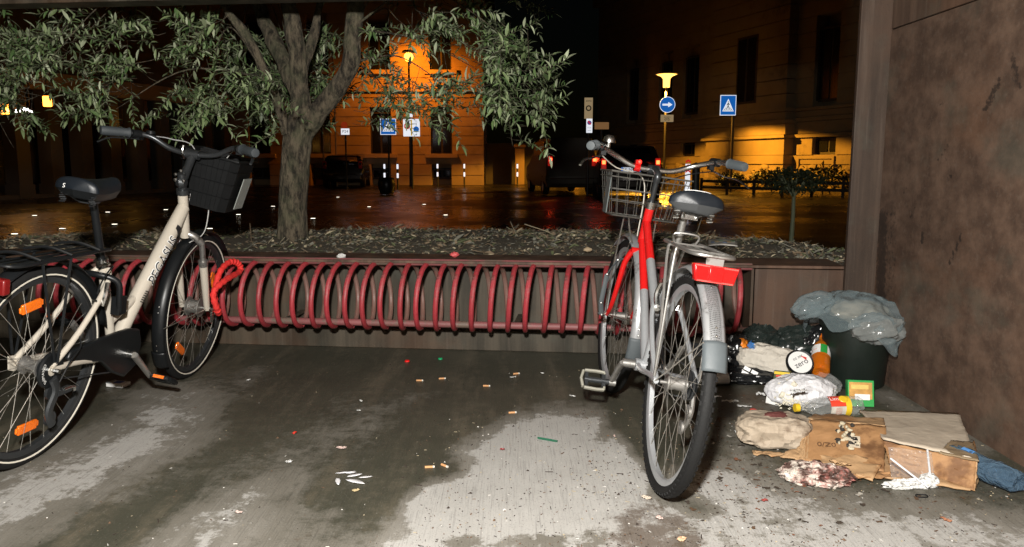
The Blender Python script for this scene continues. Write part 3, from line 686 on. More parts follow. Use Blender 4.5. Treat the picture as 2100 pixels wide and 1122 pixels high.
for sd in (-1, 1):
    mb.tube(cr([(.43, sd * .03, .295), (.30, sd * .05, .305), (.13, sd * .060, .335), (0, sd * .066, Z0)], 4), .0115, 10)
    mb.tube(cr([(.352, sd * .02, .635), (.29, sd * .050, .575), (.14, sd * .062, .445), (0, sd * .066, Z0 + .01)], 4), .0105, 10)
    mb.prism([(-.03, .03), (.035, .022), (.04, -.012), (0, -.03), (-.025, -.02)], -.003, .003, T(0, sd * .066, Z0) @ RX(90))
fr2 = mb.build('frame', beige, PB)
# the lettering on the tube's right side
d_ = (V((.82, 0, .745)) - V((.60, 0, .49))); L_ = d_.length; d_.normalize(); side = V((0, -1, 0)); nrm = d_.cross(side)
mid = V((.715, 0, .6233))
def onto(tube_r, c, ang0):
    def f(v):
        a = ang0 - v.y / tube_r
        return c + d_ * v.x + (side * math.cos(a) + nrm * math.sin(a)) * (tube_r + .0012)
    return f
bandm = MB().grid(6, 6, lambda u, v: onto(.0308, mid, .1)(V((.125 + .05 * u + .03 * v * (1 - u), -.020 + .045 * v, 0))), None)
bandm.build('decal_band', blackprint, fr2, sharp=180)
mb = text('PEGASUS', .058, None, warp=onto(.0318, mid, -.12), off=.0026); mb.build('lettering', white, fr2, sharp=180)
mb = text('PEGASUS', .058, None, warp=onto(.0326, mid, -.12)); mb.build('lettering', blackprint, fr2, sharp=180)
mb = MB()
for k in range(6): mb.grid(3, 4, lambda u, v, k=k: onto(.0308, mid, .1)(V((-.150 - k * .010 + .005 * u - .012 * v, -.020 + .036 * v, 0))), None)
mb.build('decal_stripe', blackprint, fr2, sharp=180)
# fork with suspension stanchions
mb = MB()
for sd in (-1, 1):
    mb.tube([(1.10, sd * .060, Z0 - .005), (1.055, sd * .060, .46), (1.012, sd * .060, .575)], [.014, .017, .019], 12)
mb.build('fork', beige, PB, M=MS2)
mb = MB()
for sd in (-1, 1): mb.tube([(1.012, sd * .060, .575), (.975, sd * .060, .68)], .013, 12).tube([(1.005, sd * .06, .59), (1.015, sd * .06, .565)], .021, 12)
mb.tube(cr([(.975, -.062, .672), (.945, -.035, .705), (.935, 0, .715), (.945, .035, .705), (.975, .062, .672)], 5), .017, 10); mb.build('fork_crown', dullalu, PB, M=MS2)
MB().tube([HT2 - AX2 * .005, HT2 + AX2 * .018], .026, 16).build('headset', steel_dark, PB, M=MS2)
S2 = HT2 + AX2 * .06
mb = MB().tube([HT2, S2 + AX2 * .03], .0175, 14).lathe([(0, .022), (.02, .018), (.03, 0), (.02, -.018), (0, -.022)], 14, M=T(S2 + V((0, 0, -.01))) @ TZY).tube([S2, S2 + V((.05, 0, .055)), S2 + V((.085, 0, .105))], [.022, .017, .019], 12).tube([S2 + V((.085, -.03, .11)), S2 + V((.085, .03, .11))], .021, 14)
mb.build('stem', steel_dark, PB, M=MS2)
mb = MB()
for p in ((-.026, .018, .0), (-.026, -.018, 0), (-.02, 0, .04), (.0, .03, .02)): mb.lathe([(0, .004), (.006, .003), (.008, 0)], 10, M=T(S2 + V(p)) @ RY(-80))
mb.build('stem_bolt', chrome, PB, M=MS2)
c2 = S2 + V((.085, 0, .11))
HP = [c2 + V(p) for p in ((-.15, .33, .055), (-.07, .245, .058), (-.02, .18, .052), (.0, .10, .012), (0, 0, 0), (0, -.10, .012), (-.02, -.18, .052), (-.07, -.245, .058), (-.15, -.33, .055))]
gripd = pm('dark_grip_rubber', (.035, .042, .047), .65, bump=.2)
MB().tube(cr(HP, 6), .0115, 12).build('handlebar', steel_dark, PB, M=MS2)
for a, sd in ((0, 1), (8, -1)):
    p1 = HP[a]; p0 = HP[1 if a == 0 else 7]; grip(PB, p0, p1 + (p1 - p0) * .02, gripd, .0185, MS2)
    p2 = c2 + V((-.058, sd * .225, .057)); MB().tube([p2 + V((.014, -sd * .01, 0)), p2 + V((-.016, sd * .012, 0))], .0175, 12).box(tuple(p2 + V((.02, 0, -.014))), (.04, .025, .024)).build('lever_clamp', blackpl, PB, M=MS2)
    lever(PB, [p2 + V((.025, 0, -.02)), p2 + V((.01, sd * .05, -.025)), p2 + V((-.06, sd * .085, -.03)), p2 + V((-.12, sd * .10, -.05))], steel_dark, MS2)
cable(PB, [c2 + V((-.03, .22, .05)), c2 + V((.08, .14, .05)), c2 + V((.10, .03, .0)), HB2 + V((.06, .04, .03)), (.99, .06, .62)], pm('grey_cable', (.35, .35, .35), .4), .0024, MS2)
cable(PB, [c2 + V((-.03, -.22, .05)), c2 + V((.09, -.13, .02)), c2 + V((.10, -.06, -.12)), HB2 + V((.09, -.05, .03)), HB2 + V((-.02, -.03, -.02))], pm('pale_grey_cable', (.5, .5, .48), .4), .0022, MS2)
mb = MB().lathe([(0, .016), (.018, .012), (.021, 0), (0, 0)], 14, M=T(c2 + V((-.035, .175, .065)))); mb.build('bell', blackpl, PB, M=MS2)
MB().tube(cr([c2 + V((-.01, .03, -.02)), c2 + V((-.035, .03, .01)), c2 + V((-.03, .03, .035))], 4), .006, 8).build('cable_guide', chrome, PB, M=MS2)
mudguard('mudguard', PB, blackpl, (0, 0, Z0), .375, 10, 196, .029); mudguard('mudguard', PB, blackpl, (1.10, 0, Z0), .373, 38, 205, .029, 216, None, blackpl, M=MS2)
MB().tube([(1.10, -.062, Z0), (1.10 - .37, -.03, Z0 - .02)], .002, 5).build('mudguard_stay', steelwire, PB, M=MS2)
saddle(PB, T(.250, 0, .93) @ RY(-3), sadblk, blackpl, .26, .088)
text('S', .022, T(.250 - .118, .03, .93 + .020) @ RZ(-90) @ RX(70)).build('saddle_mark', white, PB)
MB().tube([(.34, 0, .65), (.25, 0, .905)], .0140, 12).build('seat_post', blackpl, PB)
MB().tube([(.342, 0, .645), (.332, 0, .675)], .0225, 14).tube([(.33, -.035, .66), (.335, .03, .66)], .0055, 8).tube(cr([(.33, -.034, .66), (.29, -.04, .665), (.26, -.034, .66)], 4), .005, 6).build('seat_clamp', chrome, PB)
# chain guard
cg = MB().prism([(.545, .31), (.52, .375), (.45, .39), (.30, .392), (.10, .385), (.085, .36), (.12, .335), (.28, .30), (.36, .235), (.44, .195), (.52, .225)], -.011, .011, T(0, -.056, 0) @ RX(90)).build('chain_guard', blackpl, PB, bevel=.006)
MB().tube([(.445, -.06, .29), (.445, -.095, .29)], .017, 12).build('crank_axle', chrome, PB)
cp = V((.572, -.10, .166))
mb = MB().tube([(.445, -.094, .29), (.50, -.096, .238), tuple(cp)], [.019, .016, .014], 12, flat=.65); mb.build('crank', dullalu, PB)
MB().tube([(.445, .06, .29), (.445, .09, .29), (.33, .094, .41)], [.016, .016, .013], 10).build('crank', dullalu, PB)
pedal(PB, cp, blackpl, blackpl, 30, -1); pedal(PB, (.33, .094, .41), blackpl, blackpl, 30, 1)
mb = MB()
for k in range(8): mb.lathe([(.018, -.0009), (.053 - .0035 * (7 - k) if k < 5 else .05, 0), (.018, .0009)], 28, M=T(0, -.034 - .004 * k, Z0) @ TZY)
ca = mb.build('cassette', steel_dark, PB)
disc = MB().lathe([(.02, -.0705), (.057, -.0705), (.062, -.066), (.062, -.06)], 40, M=T(0, 0, Z0) @ RX(90) @ SC(1, 1, -1)).build('spoke_protector', blackpl, ca)
def ringtext(v, r0=.047, y=-.0725):
    a = rad(186) - v.x / r0; rr = r0 + v.y; return V((rr * math.cos(a), y, Z0 + rr * math.sin(a)))
text('SHIMANO', .0165, None, warp=ringtext).build('lettering', white, ca)
MB().tube(cr([(.0, -.075, Z0 - .03), (.015, -.078, .27), (-.005, -.072, .20), (.02, -.07, .145)], 5), .010, 8, flat=1.8).lathe([(.006, -.005), (.026, -.005), (.026, .005), (.006, .005)], 16, M=T(.015, -.06, .26) @ TZY, loop=True).lathe([(.006, -.005), (.026, -.005), (.026, .005), (.006, .005)], 16, M=T(.02, -.06, .165) @ TZY, loop=True).box((.05, -.08, .26), (.07, .02, .018)).build('derailleur', steel_dark, PB)
MB().tube(cr([(.04, -.09, .27), (.09, -.09, .265), (.10, -.088, .25)], 4), .006, 8).build('cable_end', chrome, PB); MB().tube([(.0, -.072, Z0), (.0, -.098, Z0)], .008, 8).build('axle_end', chrome, PB)
chain(PB, -.05, .45, .075, .29, .04, .29)
# rear rack, lamp, lock box, brake
mb = MB(); z2 = .725
mb.tube(cr([(.30, .035, z2 - .01), (.27, .055, z2), (0, .065, z2), (-.18, .062, z2), (-.21, .0, z2), (-.18, -.062, z2), (0, -.065, z2), (.27, -.055, z2), (.30, -.035, z2 - .01)], 6, closed=True), .006, 8)
for y in (-.03, 0, .03): mb.tube([(.28, y, z2 - .006), (-.2, y, z2 - .004)], .004, 6)
mb.tube([(.30, .02, z2 - .01), (.34, .015, .67)], .005, 6)
for x in (.2, .05, -.1): mb.tube(cr([(x, -.075, z2 + .01), (x - .02, 0, z2 + .028), (x - .03, .075, z2 + .01)], 5), .005, 6)
r2 = mb.build('luggage_rack', blackpl, PB)
for sd in (-1, 1):
    MB().tube([(.06, sd * .066, z2), (.015, sd * .076, Z0 + .02)], .0048, 7).build('rack_strut', blackpl, r2); MB().tube([(-.08, sd * .066, z2), (.0, sd * .076, Z0 + .03)], .0048, 7).build('rack_strut', blackpl, r2)
MB().box((-.225, 0, z2 - .06), (.03, .13, .05)).build('tail_light', pm('dark_red_lens', (.16, .008, .008), .3), PB, bevel=.006)
mb = MB().tube(cr([(.345, .075, .53), (.33, .07, .60), (.30, 0, .62), (.33, -.07, .60), (.345, -.075, .53), (.36, -.07, .48)], 5), .012, 10).box((.37, -.06, .50), (.05, .035, .07)); mb.build('frame_lock', blackpl, PB, bevel=.003)
mb = MB().tube(cr([(.285, -.062, .60), (.265, -.07, .56), (.255, -.066, .52)], 4), .009, 8).box((.262, -.05, .535), (.06, .02, .016)).lathe([(0, .006), (.009, .005), (.01, 0)], 10, M=T(.275, -.072, .575) @ RX(90)); mb.build('brake_arm', chrome, PB)
cable(PB, [(.36, -.02, .62), (.31, -.06, .66), (.24, -.07, .62), (.22, -.065, .57)], blackpl, .003)
cable(PB, [(.13, -.068, .44), (.12, -.085, .40), (.06, -.09, .36), (.02, -.085, .30)], blackpl, .003)
MB().box((1.10, -.085, Z0 - .03), (.012, .01, .07)).tube([(1.10, -.055, Z0), (1.10, -.092, Z0)], .008, 8).build('quick_release', chrome, PB, M=MS2)
bpl = pm('black_basket', (.006, .0065, .007), .5, var=.3, Specular_IOR_Level=.25)
MB2 = MS2 @ T(1.12, -.02, .83) @ RX(7)
def tub(k, inset=0):
    x, y, z = .10 + .02 * k - inset, .105 + .03 * k - inset, .245 * k
    return [(-x, -y + .03, z), (-x + .03, -y, z), (x - .03, -y, z), (x, -y + .03, z), (x, y - .03, z), (x - .03, y, z), (-x + .03, y, z), (-x, y - .03, z)]
mb = MB(); Rg = [tub(0), tub(.5), tub(1), tub(1, .006), tub(.03, .006)]
vs = [p for q in Rg for p in q]; fs = [(i * 8 + k, i * 8 + (k + 1) % 8, (i + 1) * 8 + (k + 1) % 8, (i + 1) * 8 + k) for i in range(4) for k in range(8)] + [tuple(range(7, -1, -1)), tuple(range(32, 40))]
mb.add(vs, fs); bk2 = mb.build('basket', bpl, PB, M=MB2)
MB().tube(cr(tub(1.0), 4, closed=True), .007, 8, closed=True).build('basket_rim', bpl, bk2, M=MB2)
for k in range(9):
    t = -1 + 2 * (k + .5) / 9; MB().tube([(-.101, t * .09, .01), (-.120, t * .115, .235)], .0016, 4).build('basket_rib', bpl, bk2, M=MB2)
for z in (.28, .55, .8): MB().tube(cr(tub(z, -.0015), 4, closed=True), .0015, 4, closed=True).build('basket_rib', bpl, bk2, M=MB2)
MB().box((.02, -.122, .11), (.10, .003, .15), RX(7)).build('basket_highlight', pm('pale_sheet', (.30, .32, .30), .25), bk2, M=MB2)  # pale sheet put on as a painted highlight on the basket's side

# red fabric chain lock hung through the coil and front wheel
lk = MB().tube(cr([at(445, 635, 3.66), at(438, 600, 3.64), at(462, 575, 3.72), at(492, 556, 3.90), at(488, 540, 3.90), at(470, 538, 3.84), at(450, 560, 3.75), at(440, 605, 3.72), at(448, 640, 3.72)], 9, closed=True), [.012 + .0022 * (k % 3) for k in range(81)], 9, closed=True)
tag(lk.build('chain_lock', pm('red_fabric', (.72, .03, .025), .75, var=.25, sc=60, bump=.8, bsc=150)), 'bright red fabric covered chain lock looped on the rack by the beige bicycle', 'lock')

# ------------------------------------------------------------------ olive tree in the planter
TB = g(600, 497, .52)
tree = thing('olive_tree', 'olive tree with forked trunk and silvery leaves growing in the steel planter', 'tree', T(0, 0, 0))
def limb(name, pts, r0, r1, par, n=12):
    P_ = cr(pts, 6); k = len(P_); mb = MB()
    o = mb.tube([p + V((noise.noise(p * 9), noise.noise(p * 9 + V((7, 0, 0))), 0)) * .012 for p in P_], [r0 + (r1 - r0) * (i / (k - 1)) ** .8 + .008 * noise.noise(p * 7) for i, p in enumerate(P_)], n)
    return o.build(name, bark, par, sharp=180)
TY = TB.y
mb = MB(); tp = cr([TB + V((0, 0, -.12)), TB + V((0, 0, .05)), at(600, 420, TY), at(606, 340, TY), at(612, 280, TY), at(628, 225, TY)], 6)
def trunkr(i, n): t = i / (n - 1); return   .084 + .045 * (1 - t) ** 6 + .016 * max(0, t - .55)
vs = []; n_ = 20
def trf(u, v):
    i = min(int(u * (len(tp) - 1)), len(tp) - 2); f = u * (len(tp) - 1) - i; p = tp[i].lerp(tp[i + 1], f); a = 2 * PI * v
    q = V((math.cos(a), math.sin(a), 0)); r = trunkr(u * 30, 31) * (1 + .10 * noise.noise(V((q.x * 1.3, q.y * 1.3, p.z * 2.5))) + .07 * noise.noise(V((q.x * 4, q.y * 4, p.z * 5))) + .045 * noise.noise(V((q.x * 11, q.y * 11, p.z * 16))))
    if u > .7: r *= 1 + .25 * (u - .7) * abs(q.x)
    return p + q * r
MB().grid(130, 56, trf).build('trunk', bark, tree, sharp=180)
limb('limb', [at(617, 262, TY), at(614, 190, TY - .02), at(612, 120, TY - .05), at(600, 50, TY - .05), at(585, -60, TY), at(590, -200, TY + .1)], .066, .045, tree)
limb('limb', [at(622, 275, TY), at(650, 232, TY - .02), at(690, 185, TY - .06), at(716, 130, TY - .08), at(726, 40, TY - .08), at(735, -80, TY - .1), at(770, -220, TY)], .064, .045, tree)
limb('limb', [at(622, 215, TY + .12), at(585, 130, TY + .2), at(550, 60, TY + .3), at(520, -20, TY + .35), at(470, -140, TY + .4)], .058, .04, tree)
limb('limb', [at(588, 275, TY - .06), at(572, 215, TY - .10), at(548, 160, TY - .14), at(515, 90, TY - .18), at(468, 22, TY - .2), at(430, -40, TY - .2), at(380, -120, TY - .2)], .034, .018, tree)
limb('limb', [at(622, 150, TY), at(640, 80, TY + .05), at(655, 10, TY + .1), at(668, -90, TY + .2)], .035, .02, tree)
crown = thing('crown', '', '', None); crown.parent = tree
for k in ('label', 'category'): del crown[k]
FOL = [([(-60, -20), (60, 18), (200, 14), (320, 22), (470, 40), (560, 130), (585, 240), (560, 292), (520, 285), (480, 262), (430, 255), (370, 272), (300, 240), (240, 225), (215, 262), (120, 225), (100, 240), (30, 262), (-60, 250)], 245, 4.15, 5.6),
       ([(640, 270), (680, 190), (740, 60), (800, 20), (900, -30), (1085, -30), (1100, 70), (1128, 185), (1095, 285), (1040, 300), (1010, 230), (960, 245), (900, 262), (860, 230), (800, 250), (740, 262)], 180, 4.5, 6.0),
       ([(460, 40), (560, 60), (700, 60), (760, 100), (700, 200), (560, 240), (470, 150)], 170, 5.3, 6.4),
       ([(930, 20), (1080, 30), (1132, 190), (1085, 290), (1030, 298), (985, 215)], 38, 4.2, 5.0),
       ([(-60, 20), (230, 30), (240, 215), (-60, 235)], 80, 4.1, 4.6),
       ([(-500, -420), (1250, -420), (1200, -60), (-400, -60)], 110, 4.6, 6.2)]
def inpoly(x, y, P_):
    c = False
    for i in range(len(P_)):
        (x0, y0), (x1, y1) = P_[i - 1], P_[i]
        if (y0 > y) != (y1 > y) and x < (x1 - x0) * (y - y0) / (y1 - y0) + x0: c = not c
    return c
leafA = leaf_mat('olive_leaf', (.055, .11, .035), (.145, .22, .08), (.26, .33, .175))
leafB = leaf_mat('olive_leaf_pale', (.15, .21, .085), (.29, .36, .18), (.42, .47, .31))
leafC = leaf_mat('olive_leaf_dark', (.035, .06, .022), (.085, .115, .045), (.17, .20, .115))
LV = [(.070, .0195, .5, .02), (.078, .018, .7, .22), (.058, .020, .3, -.08), (.064, .0165, .9, .30), (.074, .021, .4, .10), (.052, .017, .6, -.2)]
lmesh = []
for k in range(6):
    mb = MB(); leafgeo(mb, None, *LV[k]); lmesh.append(mb.mesh('leaf', (leafA, leafB, leafC)[k % 3], 180))
leaves = []; tw = MB(); hub = at(640, 150, TY)
for poly, cnt, y0, y1 in FOL:
    xs = [p[0] for p in poly]; ys = [p[1] for p in poly]; done = tries = 0
    while done < cnt and tries < cnt * 60:
        tries += 1; px, py = R.uniform(min(xs), max(xs)), R.uniform(min(ys), max(ys))
        if not inpoly(px, py, poly): continue
        if py > -60 and noise.noise(V((px / 75, py / 75, cnt))) < R.uniform(-.18, .30): continue
        if math.hypot(px - 838, py - 117) < 34 or (850 < px < 975 and 215 < py < 270 and R.random() < .5): continue
        done += 1; y = R.uniform(y0, y1); p0 = at(px, py, y)
        if p0.y < 4.06 - .106 * p0.x: continue
        out = V((p0.x - hub.x, (p0.y - hub.y) * .6, 0)); out = out.normalized() if out.length > .05 else V((1, 0, 0))
        d = (out * R.uniform(.1, 1) + V((R.uniform(-.9, .9), R.uniform(-.8, .6), R.uniform(-.9, .7)))).normalized()
        L = R.uniform(.10, .24); droop = R.uniform(.1, .7)
        pts = [p0 + d * (L * t) + V((0, 0, -droop * L * t * t * .5)) for t in (-.7, -.35, 0, .25, .5, .75, 1)]
        pts[0] += V((0, 0, .03)); tw.tube(pts, [.0016, .0016, .0016, .0015, .0013, .0011, .0008], 4)
        m_ = int(L / .019); rol = R.uniform(0, PI)
        for i in range(m_):
            t = (i + .5) / m_; c_ = pts[2].lerp(pts[6], t) if False else p0 + d * (L * t) + V((0, 0, -droop * L * t * t * .5))
            for sd in (0, PI):
                a = rol + (i % 2) * PI / 2 + sd + R.uniform(-.4, .4)
                u = d.orthogonal().normalized(); w = d.cross(u)
                ld = (d * R.uniform(.15, .9) + (u * math.cos(a) + w * math.sin(a)) * R.uniform(.6, 1.1)).normalized()
                up = V((R.uniform(-.6, .6), R.uniform(-.8, .3), 1)); yv = up.cross(ld).normalized(); zv = ld.cross(yv)
                s_ = R.uniform(.5, 1.25) * (1 - .3 * t)
                leaves.append((c_, ld * s_, yv * s_, zv * s_))
        c_ = pts[-1]; ld = d; yv = V((0, 0, 1)).cross(d).normalized(); leaves.append((c_, ld, yv, ld.cross(yv)))
tw.build('twigs', bark, crown, sharp=180)['kind'] = 'stuff'
for i in range(18):       # boughs from the limbs out into the leaves
    poly = FOL[(0, 1, 1, 0, 2)[i % 5]]; q = None
    for _ in range(40):
        px, py = R.uniform(-60, 1110), R.uniform(-10, 250)
        if inpoly(px, py, poly[0]): q = at(px, py, R.uniform(poly[2], poly[3])); break
    if not q: continue
    s0 = min([at(600, 30, TY), at(720, 60, TY - .08), at(520, 0, TY + .3), at(480, 30, TY - .2), at(430, -40, TY - .2), at(735, -50, TY - .1), at(716, 130, TY - .08), at(548, 160, TY - .14)], key=lambda p_: (p_ - q).length)
    md = s0.lerp(q, .5) + V((R.uniform(-.1, .1), R.uniform(-.1, .1), R.uniform(.10, .35)))
    P_ = cr([s0, md, q], 7); MB().tube(P_, [.008 - .0068 * (k / (len(P_) - 1)) for k in range(len(P_))], 6).build('bough', bark, crown, sharp=180)
def leafM(l): c, a, b, e = l; return Matrix(((a.x, b.x, e.x, c.x), (a.y, b.y, e.y, c.y), (a.z, b.z, e.z, c.z), (0, 0, 0, 1)))
def seen(l):
    p = l[0]; d = p.y * cth - (p.z - H) * sth; x = 1050 + FOC * p.x / d; y = 561 - FOC * (p.y * sth + (p.z - H) * cth) / d
    return d - 2 * l[1].length + (0 if -5 < x < 1200 and 8 < y < 320 else 50)
leaves.sort(key=seen)
for i, l in enumerate(leaves[:296]):
    o = link('leaf', lmesh[i % 6], crown); o.matrix_world = leafM(l)
mb = MB()
for i, l in enumerate(leaves[296:]):
    mb.cur = i % 3; leafgeo(mb, leafM(l), *LV[(i * 7) % 6])
mb.build('foliage', [leafA, leafB, leafC], crown, sharp=180)['kind'] = 'stuff'

# ------------------------------------------------------------------ the far side of the street
housewall = pm('ochre_stone', (.42, .30, .17), .8, var=.25, sc=1.6, bump=.4, bsc=14, dirt=(.24, .17, .10), dsc=.7)
greywall = pm('weathered_stone', (.28, .215, .125), .85, var=.35, sc=1.2, bump=.5, bsc=11, dirt=(.16, .125, .08), dsc=.8)
darkwall = pm('dark_render', (.10, .085, .065), .8, var=.3, sc=1.5)
darkglass = pm('night_glass', (.010, .011, .013), .12, var=.2)
darkwood = pm('dark_shutter', (.04, .032, .025), .6)
postm = pm('dark_post', (.05, .048, .045), .5, .3)
def facade(par, x0, x1, holes, courses, depth, mat, sill=True, gname='stone_course'):
    # courses: list of (z0, z1, proud); holes: (x0, x1, z0, z1)
    for z0, z1, pr_ in courses:
        cuts = sorted([h for h in holes if h[2] < z1 - .03 and h[3] > z0 + .03]); x = x0
        for h in cuts + [(x1, x1, 0, 0)]:
            if h[0] - x > .02:
                mb = MB().box(((x + h[0]) / 2, depth / 2 - pr_, (z0 + z1) / 2 - .012), (h[0] - x, depth, z1 - z0 - .028))
                mb.box(((x + h[0]) / 2, depth / 2 + .04, (z0 + z1) / 2), (h[0] - x - .004, depth - .02, z1 - z0)); mb.build(gname, mat, par)
            x = h[1]
    for a, b, z0, z1 in holes:
        w = MB().box(((a + b) / 2, .26, (z0 + z1) / 2), (b - a + .1, .04, z1 - z0 + .1)).build('window', darkwood, par)
        nb = 2 if b - a > .6 else 1; wp_ = (b - a) / nb
        for k in range(nb):
            MB().box((a + wp_ * (k + .5), .225, (z0 + z1) / 2), (wp_ - .10, .03, z1 - z0 - .10)).build('pane', darkglass, w)
        mb = MB()
        for x in (a + .03, b - .03): mb.box((x, .19, (z0 + z1) / 2), (.06, .09, z1 - z0))
        mb.box(((a + b) / 2, .19, z1 - .03), (b - a - .12, .09, .06)); mb.build('frame', darkwood, w)
        if sill and z1 - z0 > 1: MB().box(((a + b) / 2, -.06, z0 - .11), (b - a + .5, .24, .18)).build('sill', mat, w, bevel=.01)
HY = 35.6
hx = lambda px: at(px, 333, HY).x
hz = lambda py: at(1050, py, HY).z
ho = thing('house', 'ochre stone house with tall dark windows lit orange by a street lamp', 'house', T(hx(440), HY, 0))
o0 = hx(440); W_ = hx(992) - o0
wins = []
for c_ in (534, 658, 782, 906):
    x = hx(c_) - o0; wins += [(x - .48, x + .48, 1.42, 3.25), (x - .45, x + .45, .30, .72), (x - .48, x + .48, 5.1, 7.1)]
cs = [(0, .45, .16), (.45, .95, .14)] + [(.95 + i * .42, .95 + (i + 1) * .42, .0) for i in range(7)] + [(3.89, 4.13, .05), (4.13, 4.30, .20)] + [(4.30 + i * .46, 4.30 + (i + 1) * .46, .0) for i in range(9)] + [(8.44, 8.9, .3)]
facade(ho, 0, W_, wins, cs, .4, housewall)
MB().box((W_ / 2, 3.4, 4.4), (W_ - .1, 5.9, 8.8)).build('body', housewall, ho)
MB().prism([(-.4, -.5), (W_ + .4, -.5), (W_ + .4, 6.8), (-.4, 6.8)], 8.92, 9.1).build('roof', darkwood, ho)
gp = thing('gate_pillar', 'pale stone gate pillar right of the ochre house', 'pillar', T(at(1066, 333, 36.5).x, 36.5, 0))
MB().box((0, 0, .85), (.42, .42, 1.7)).build('shaft', housewall, gp, bevel=.01); MB().box((0, 0, 1.76), (.54, .54, .12)).build('cap', housewall, gp, bevel=.02)
gp2 = gp.copy(); COL.objects.link(gp2); gp2.location = (at(1178, 333, 36.5).x, 36.5, 0); gp2['label'] = 'pale stone gate pillar next to the parked van'
gp['group'] = gp2['group'] = 'gate pillars between the buildings'
for c in list(gp.children): d = c.copy(); d.parent = gp2; COL.objects.link(d)
xg0, xg1 = at(995, 333, 37).x, at(1250, 333, 37).x
bg = thing('garden_wall', 'dark garden wall between the ochre house and the grey stone palace', 'wall', T(xg0, 37.4, 0))
MB().box(((xg1 - xg0) / 2, .15, .9), (xg1 - xg0, .3, 1.8)).build('wall', darkwall, bg); MB().box(((xg1 - xg0) / 2, .15, 1.86), (xg1 - xg0, .42, .12)).build('coping', darkwall, bg)

FE, FN = V((.362, -.932, 0)), V((.932, .362, 0)); FO = V((8.2, 37.6, 0))
MF = Matrix(((FE.x, FN.x, 0, FO.x), (FE.y, FN.y, 0, FO.y), (0, 0, 1, 0), (0, 0, 0, 1)))
pa = thing('stone_palace', 'large grey stone building with moulded plinth partly lit behind the round blue arrow sign', 'building', MF)
cs = [(.0, .95, .10), (.95, 1.30, .16), (1.30, 1.95, .02), (1.95, 2.10, .16)] + [(2.10, 2.55, .04), (2.55, 2.72, .10), (2.72, 2.95, .04), (2.95, 3.08, .14)] + [(3.08 + i * .55, 3.08 + (i + 1) * .55, 0) for i in range(12)] + [(9.68, 10.2, .4)]
wn_ = [(-5.6, -4.4, 3.3, 5.9), (-2.4, -1.2, 3.3, 5.9), (-.3, 1.0, 3.3, 5.9), (8.4, 9.6, 3.3, 5.9), (12.2, 13.4, 3.3, 5.9), (-5.6, -4.4, 1.36, 1.9), (-.3, .9, 1.36, 1.9), (8.5, 9.7, 1.36, 1.9)]
facade(pa, -9, 16, wn_, cs, .5, greywall, sill=False)
MB().box((3.5, 4.6, 5), (24.8, 8, 10)).build('body', greywall, pa)
# the projecting bay
mb = MB()
for z0, z1, pr_, e in [(0, .95, .55, .10), (.95, 1.3, .62, .16), (1.3, 1.95, .48, .0), (1.95, 2.08, .64, .16), (2.08, 2.5, .50, .06), (2.5, 2.66, .56, .1), (2.66, 2.95, .48, .0), (2.95, 3.1, .62, .14)] + [(3.1 + i * .55, 3.1 + (i + 1) * .55 - .02, .42, -.08) for i in range(11)]:
    mb.box((4.95, -pr_ / 2, (z0 + z1) / 2), (5.1 + 2 * e, pr_, z1 - z0 - .015))
mb.build('bay', greywall, pa)
w = MB().box((5.0, -.43, 4.75), (1.3, .03, 2.7)).build('window', darkwood, pa)
for k in (-1, 1): MB().box((5.0 + k * .31, -.45, 4.75), (.5, .02, 2.5)).build('pane', darkglass, w)
w = MB().box((8.9, -.14, 1.2), (1.9, .16, .10)).box((8.0, -.14, .82), (.10, .16, .66)).box((9.8, -.14, .82), (.10, .16, .66)).build('cellar_frame', greywall, pa)
# rough boulders of the plinth
mb = MB()
for i in range(170):
    s = R.uniform(-8.6, 15.6); z = R.uniform(.05, .85); off = -.55 if 2.4 < s < 7.5 else -.10
    blob(mb, R.uniform(.14, .3), .10, R.uniform(.10, .2), T(s, off, z), i, .22, 1.8, 10, 7)
mb.build('rough_plinth_stone', greywall, pa, sharp=25)['kind'] = 'stuff'

# dark arcade at the far left
aL, aR_ = at(-420, 333, 17.0), at(470, 333, 30.5); aL.z = aR_.z = 0
ad = (aR_ - aL); aLen = ad.length; ad.normalize(); an = V((-ad.y, ad.x, 0))
MA = Matrix(((ad.x, an.x, 0, aL.x), (ad.y, an.y, 0, aL.y), (0, 0, 1, 0), (0, 0, 0, 1)))
ar = thing('arcade_building', 'dark arcaded building with square pillars and dim lit rooms at far left', 'building', MA)
nb = 13
for i in range(nb + 1): MB().box((aLen * i / nb, .25, 1.55), (.42, .5, 3.1)).box((aLen * i / nb, .25, .2), (.5, .56, .4)).build('pillar', darkwall, ar)
MB().box((aLen / 2, .25, 3.35), (aLen + .4, .46, .5)).build('beam', housewall, ar)
MB().box((aLen / 2, 2.2, 5.6), (aLen + .4, 4.2, 4.0)).build('upper_storey', darkwall, ar)
shopw = pm('warm_shop_wall', (.34, .25, .13), .7, var=.35, sc=.8)
MB().box((aLen / 2, 3.2, 1.75), (aLen, .2, 3.5)).build('rear_wall', shopw, ar)
for i in range(nb):
    x = aLen * (i + .5) / nb; f = MB().box((x, 3.06, 1.25), (1.3, .06, 2.3)).build('shop_window', darkwood, ar); MB().box((x, 3.02, 1.3), (1.1, .03, 2.0)).build('pane', darkglass, f)
MB().box((aLen / 2, 1.7, .05), (aLen, 3.4, .12)).build('step', darkwall, ar)

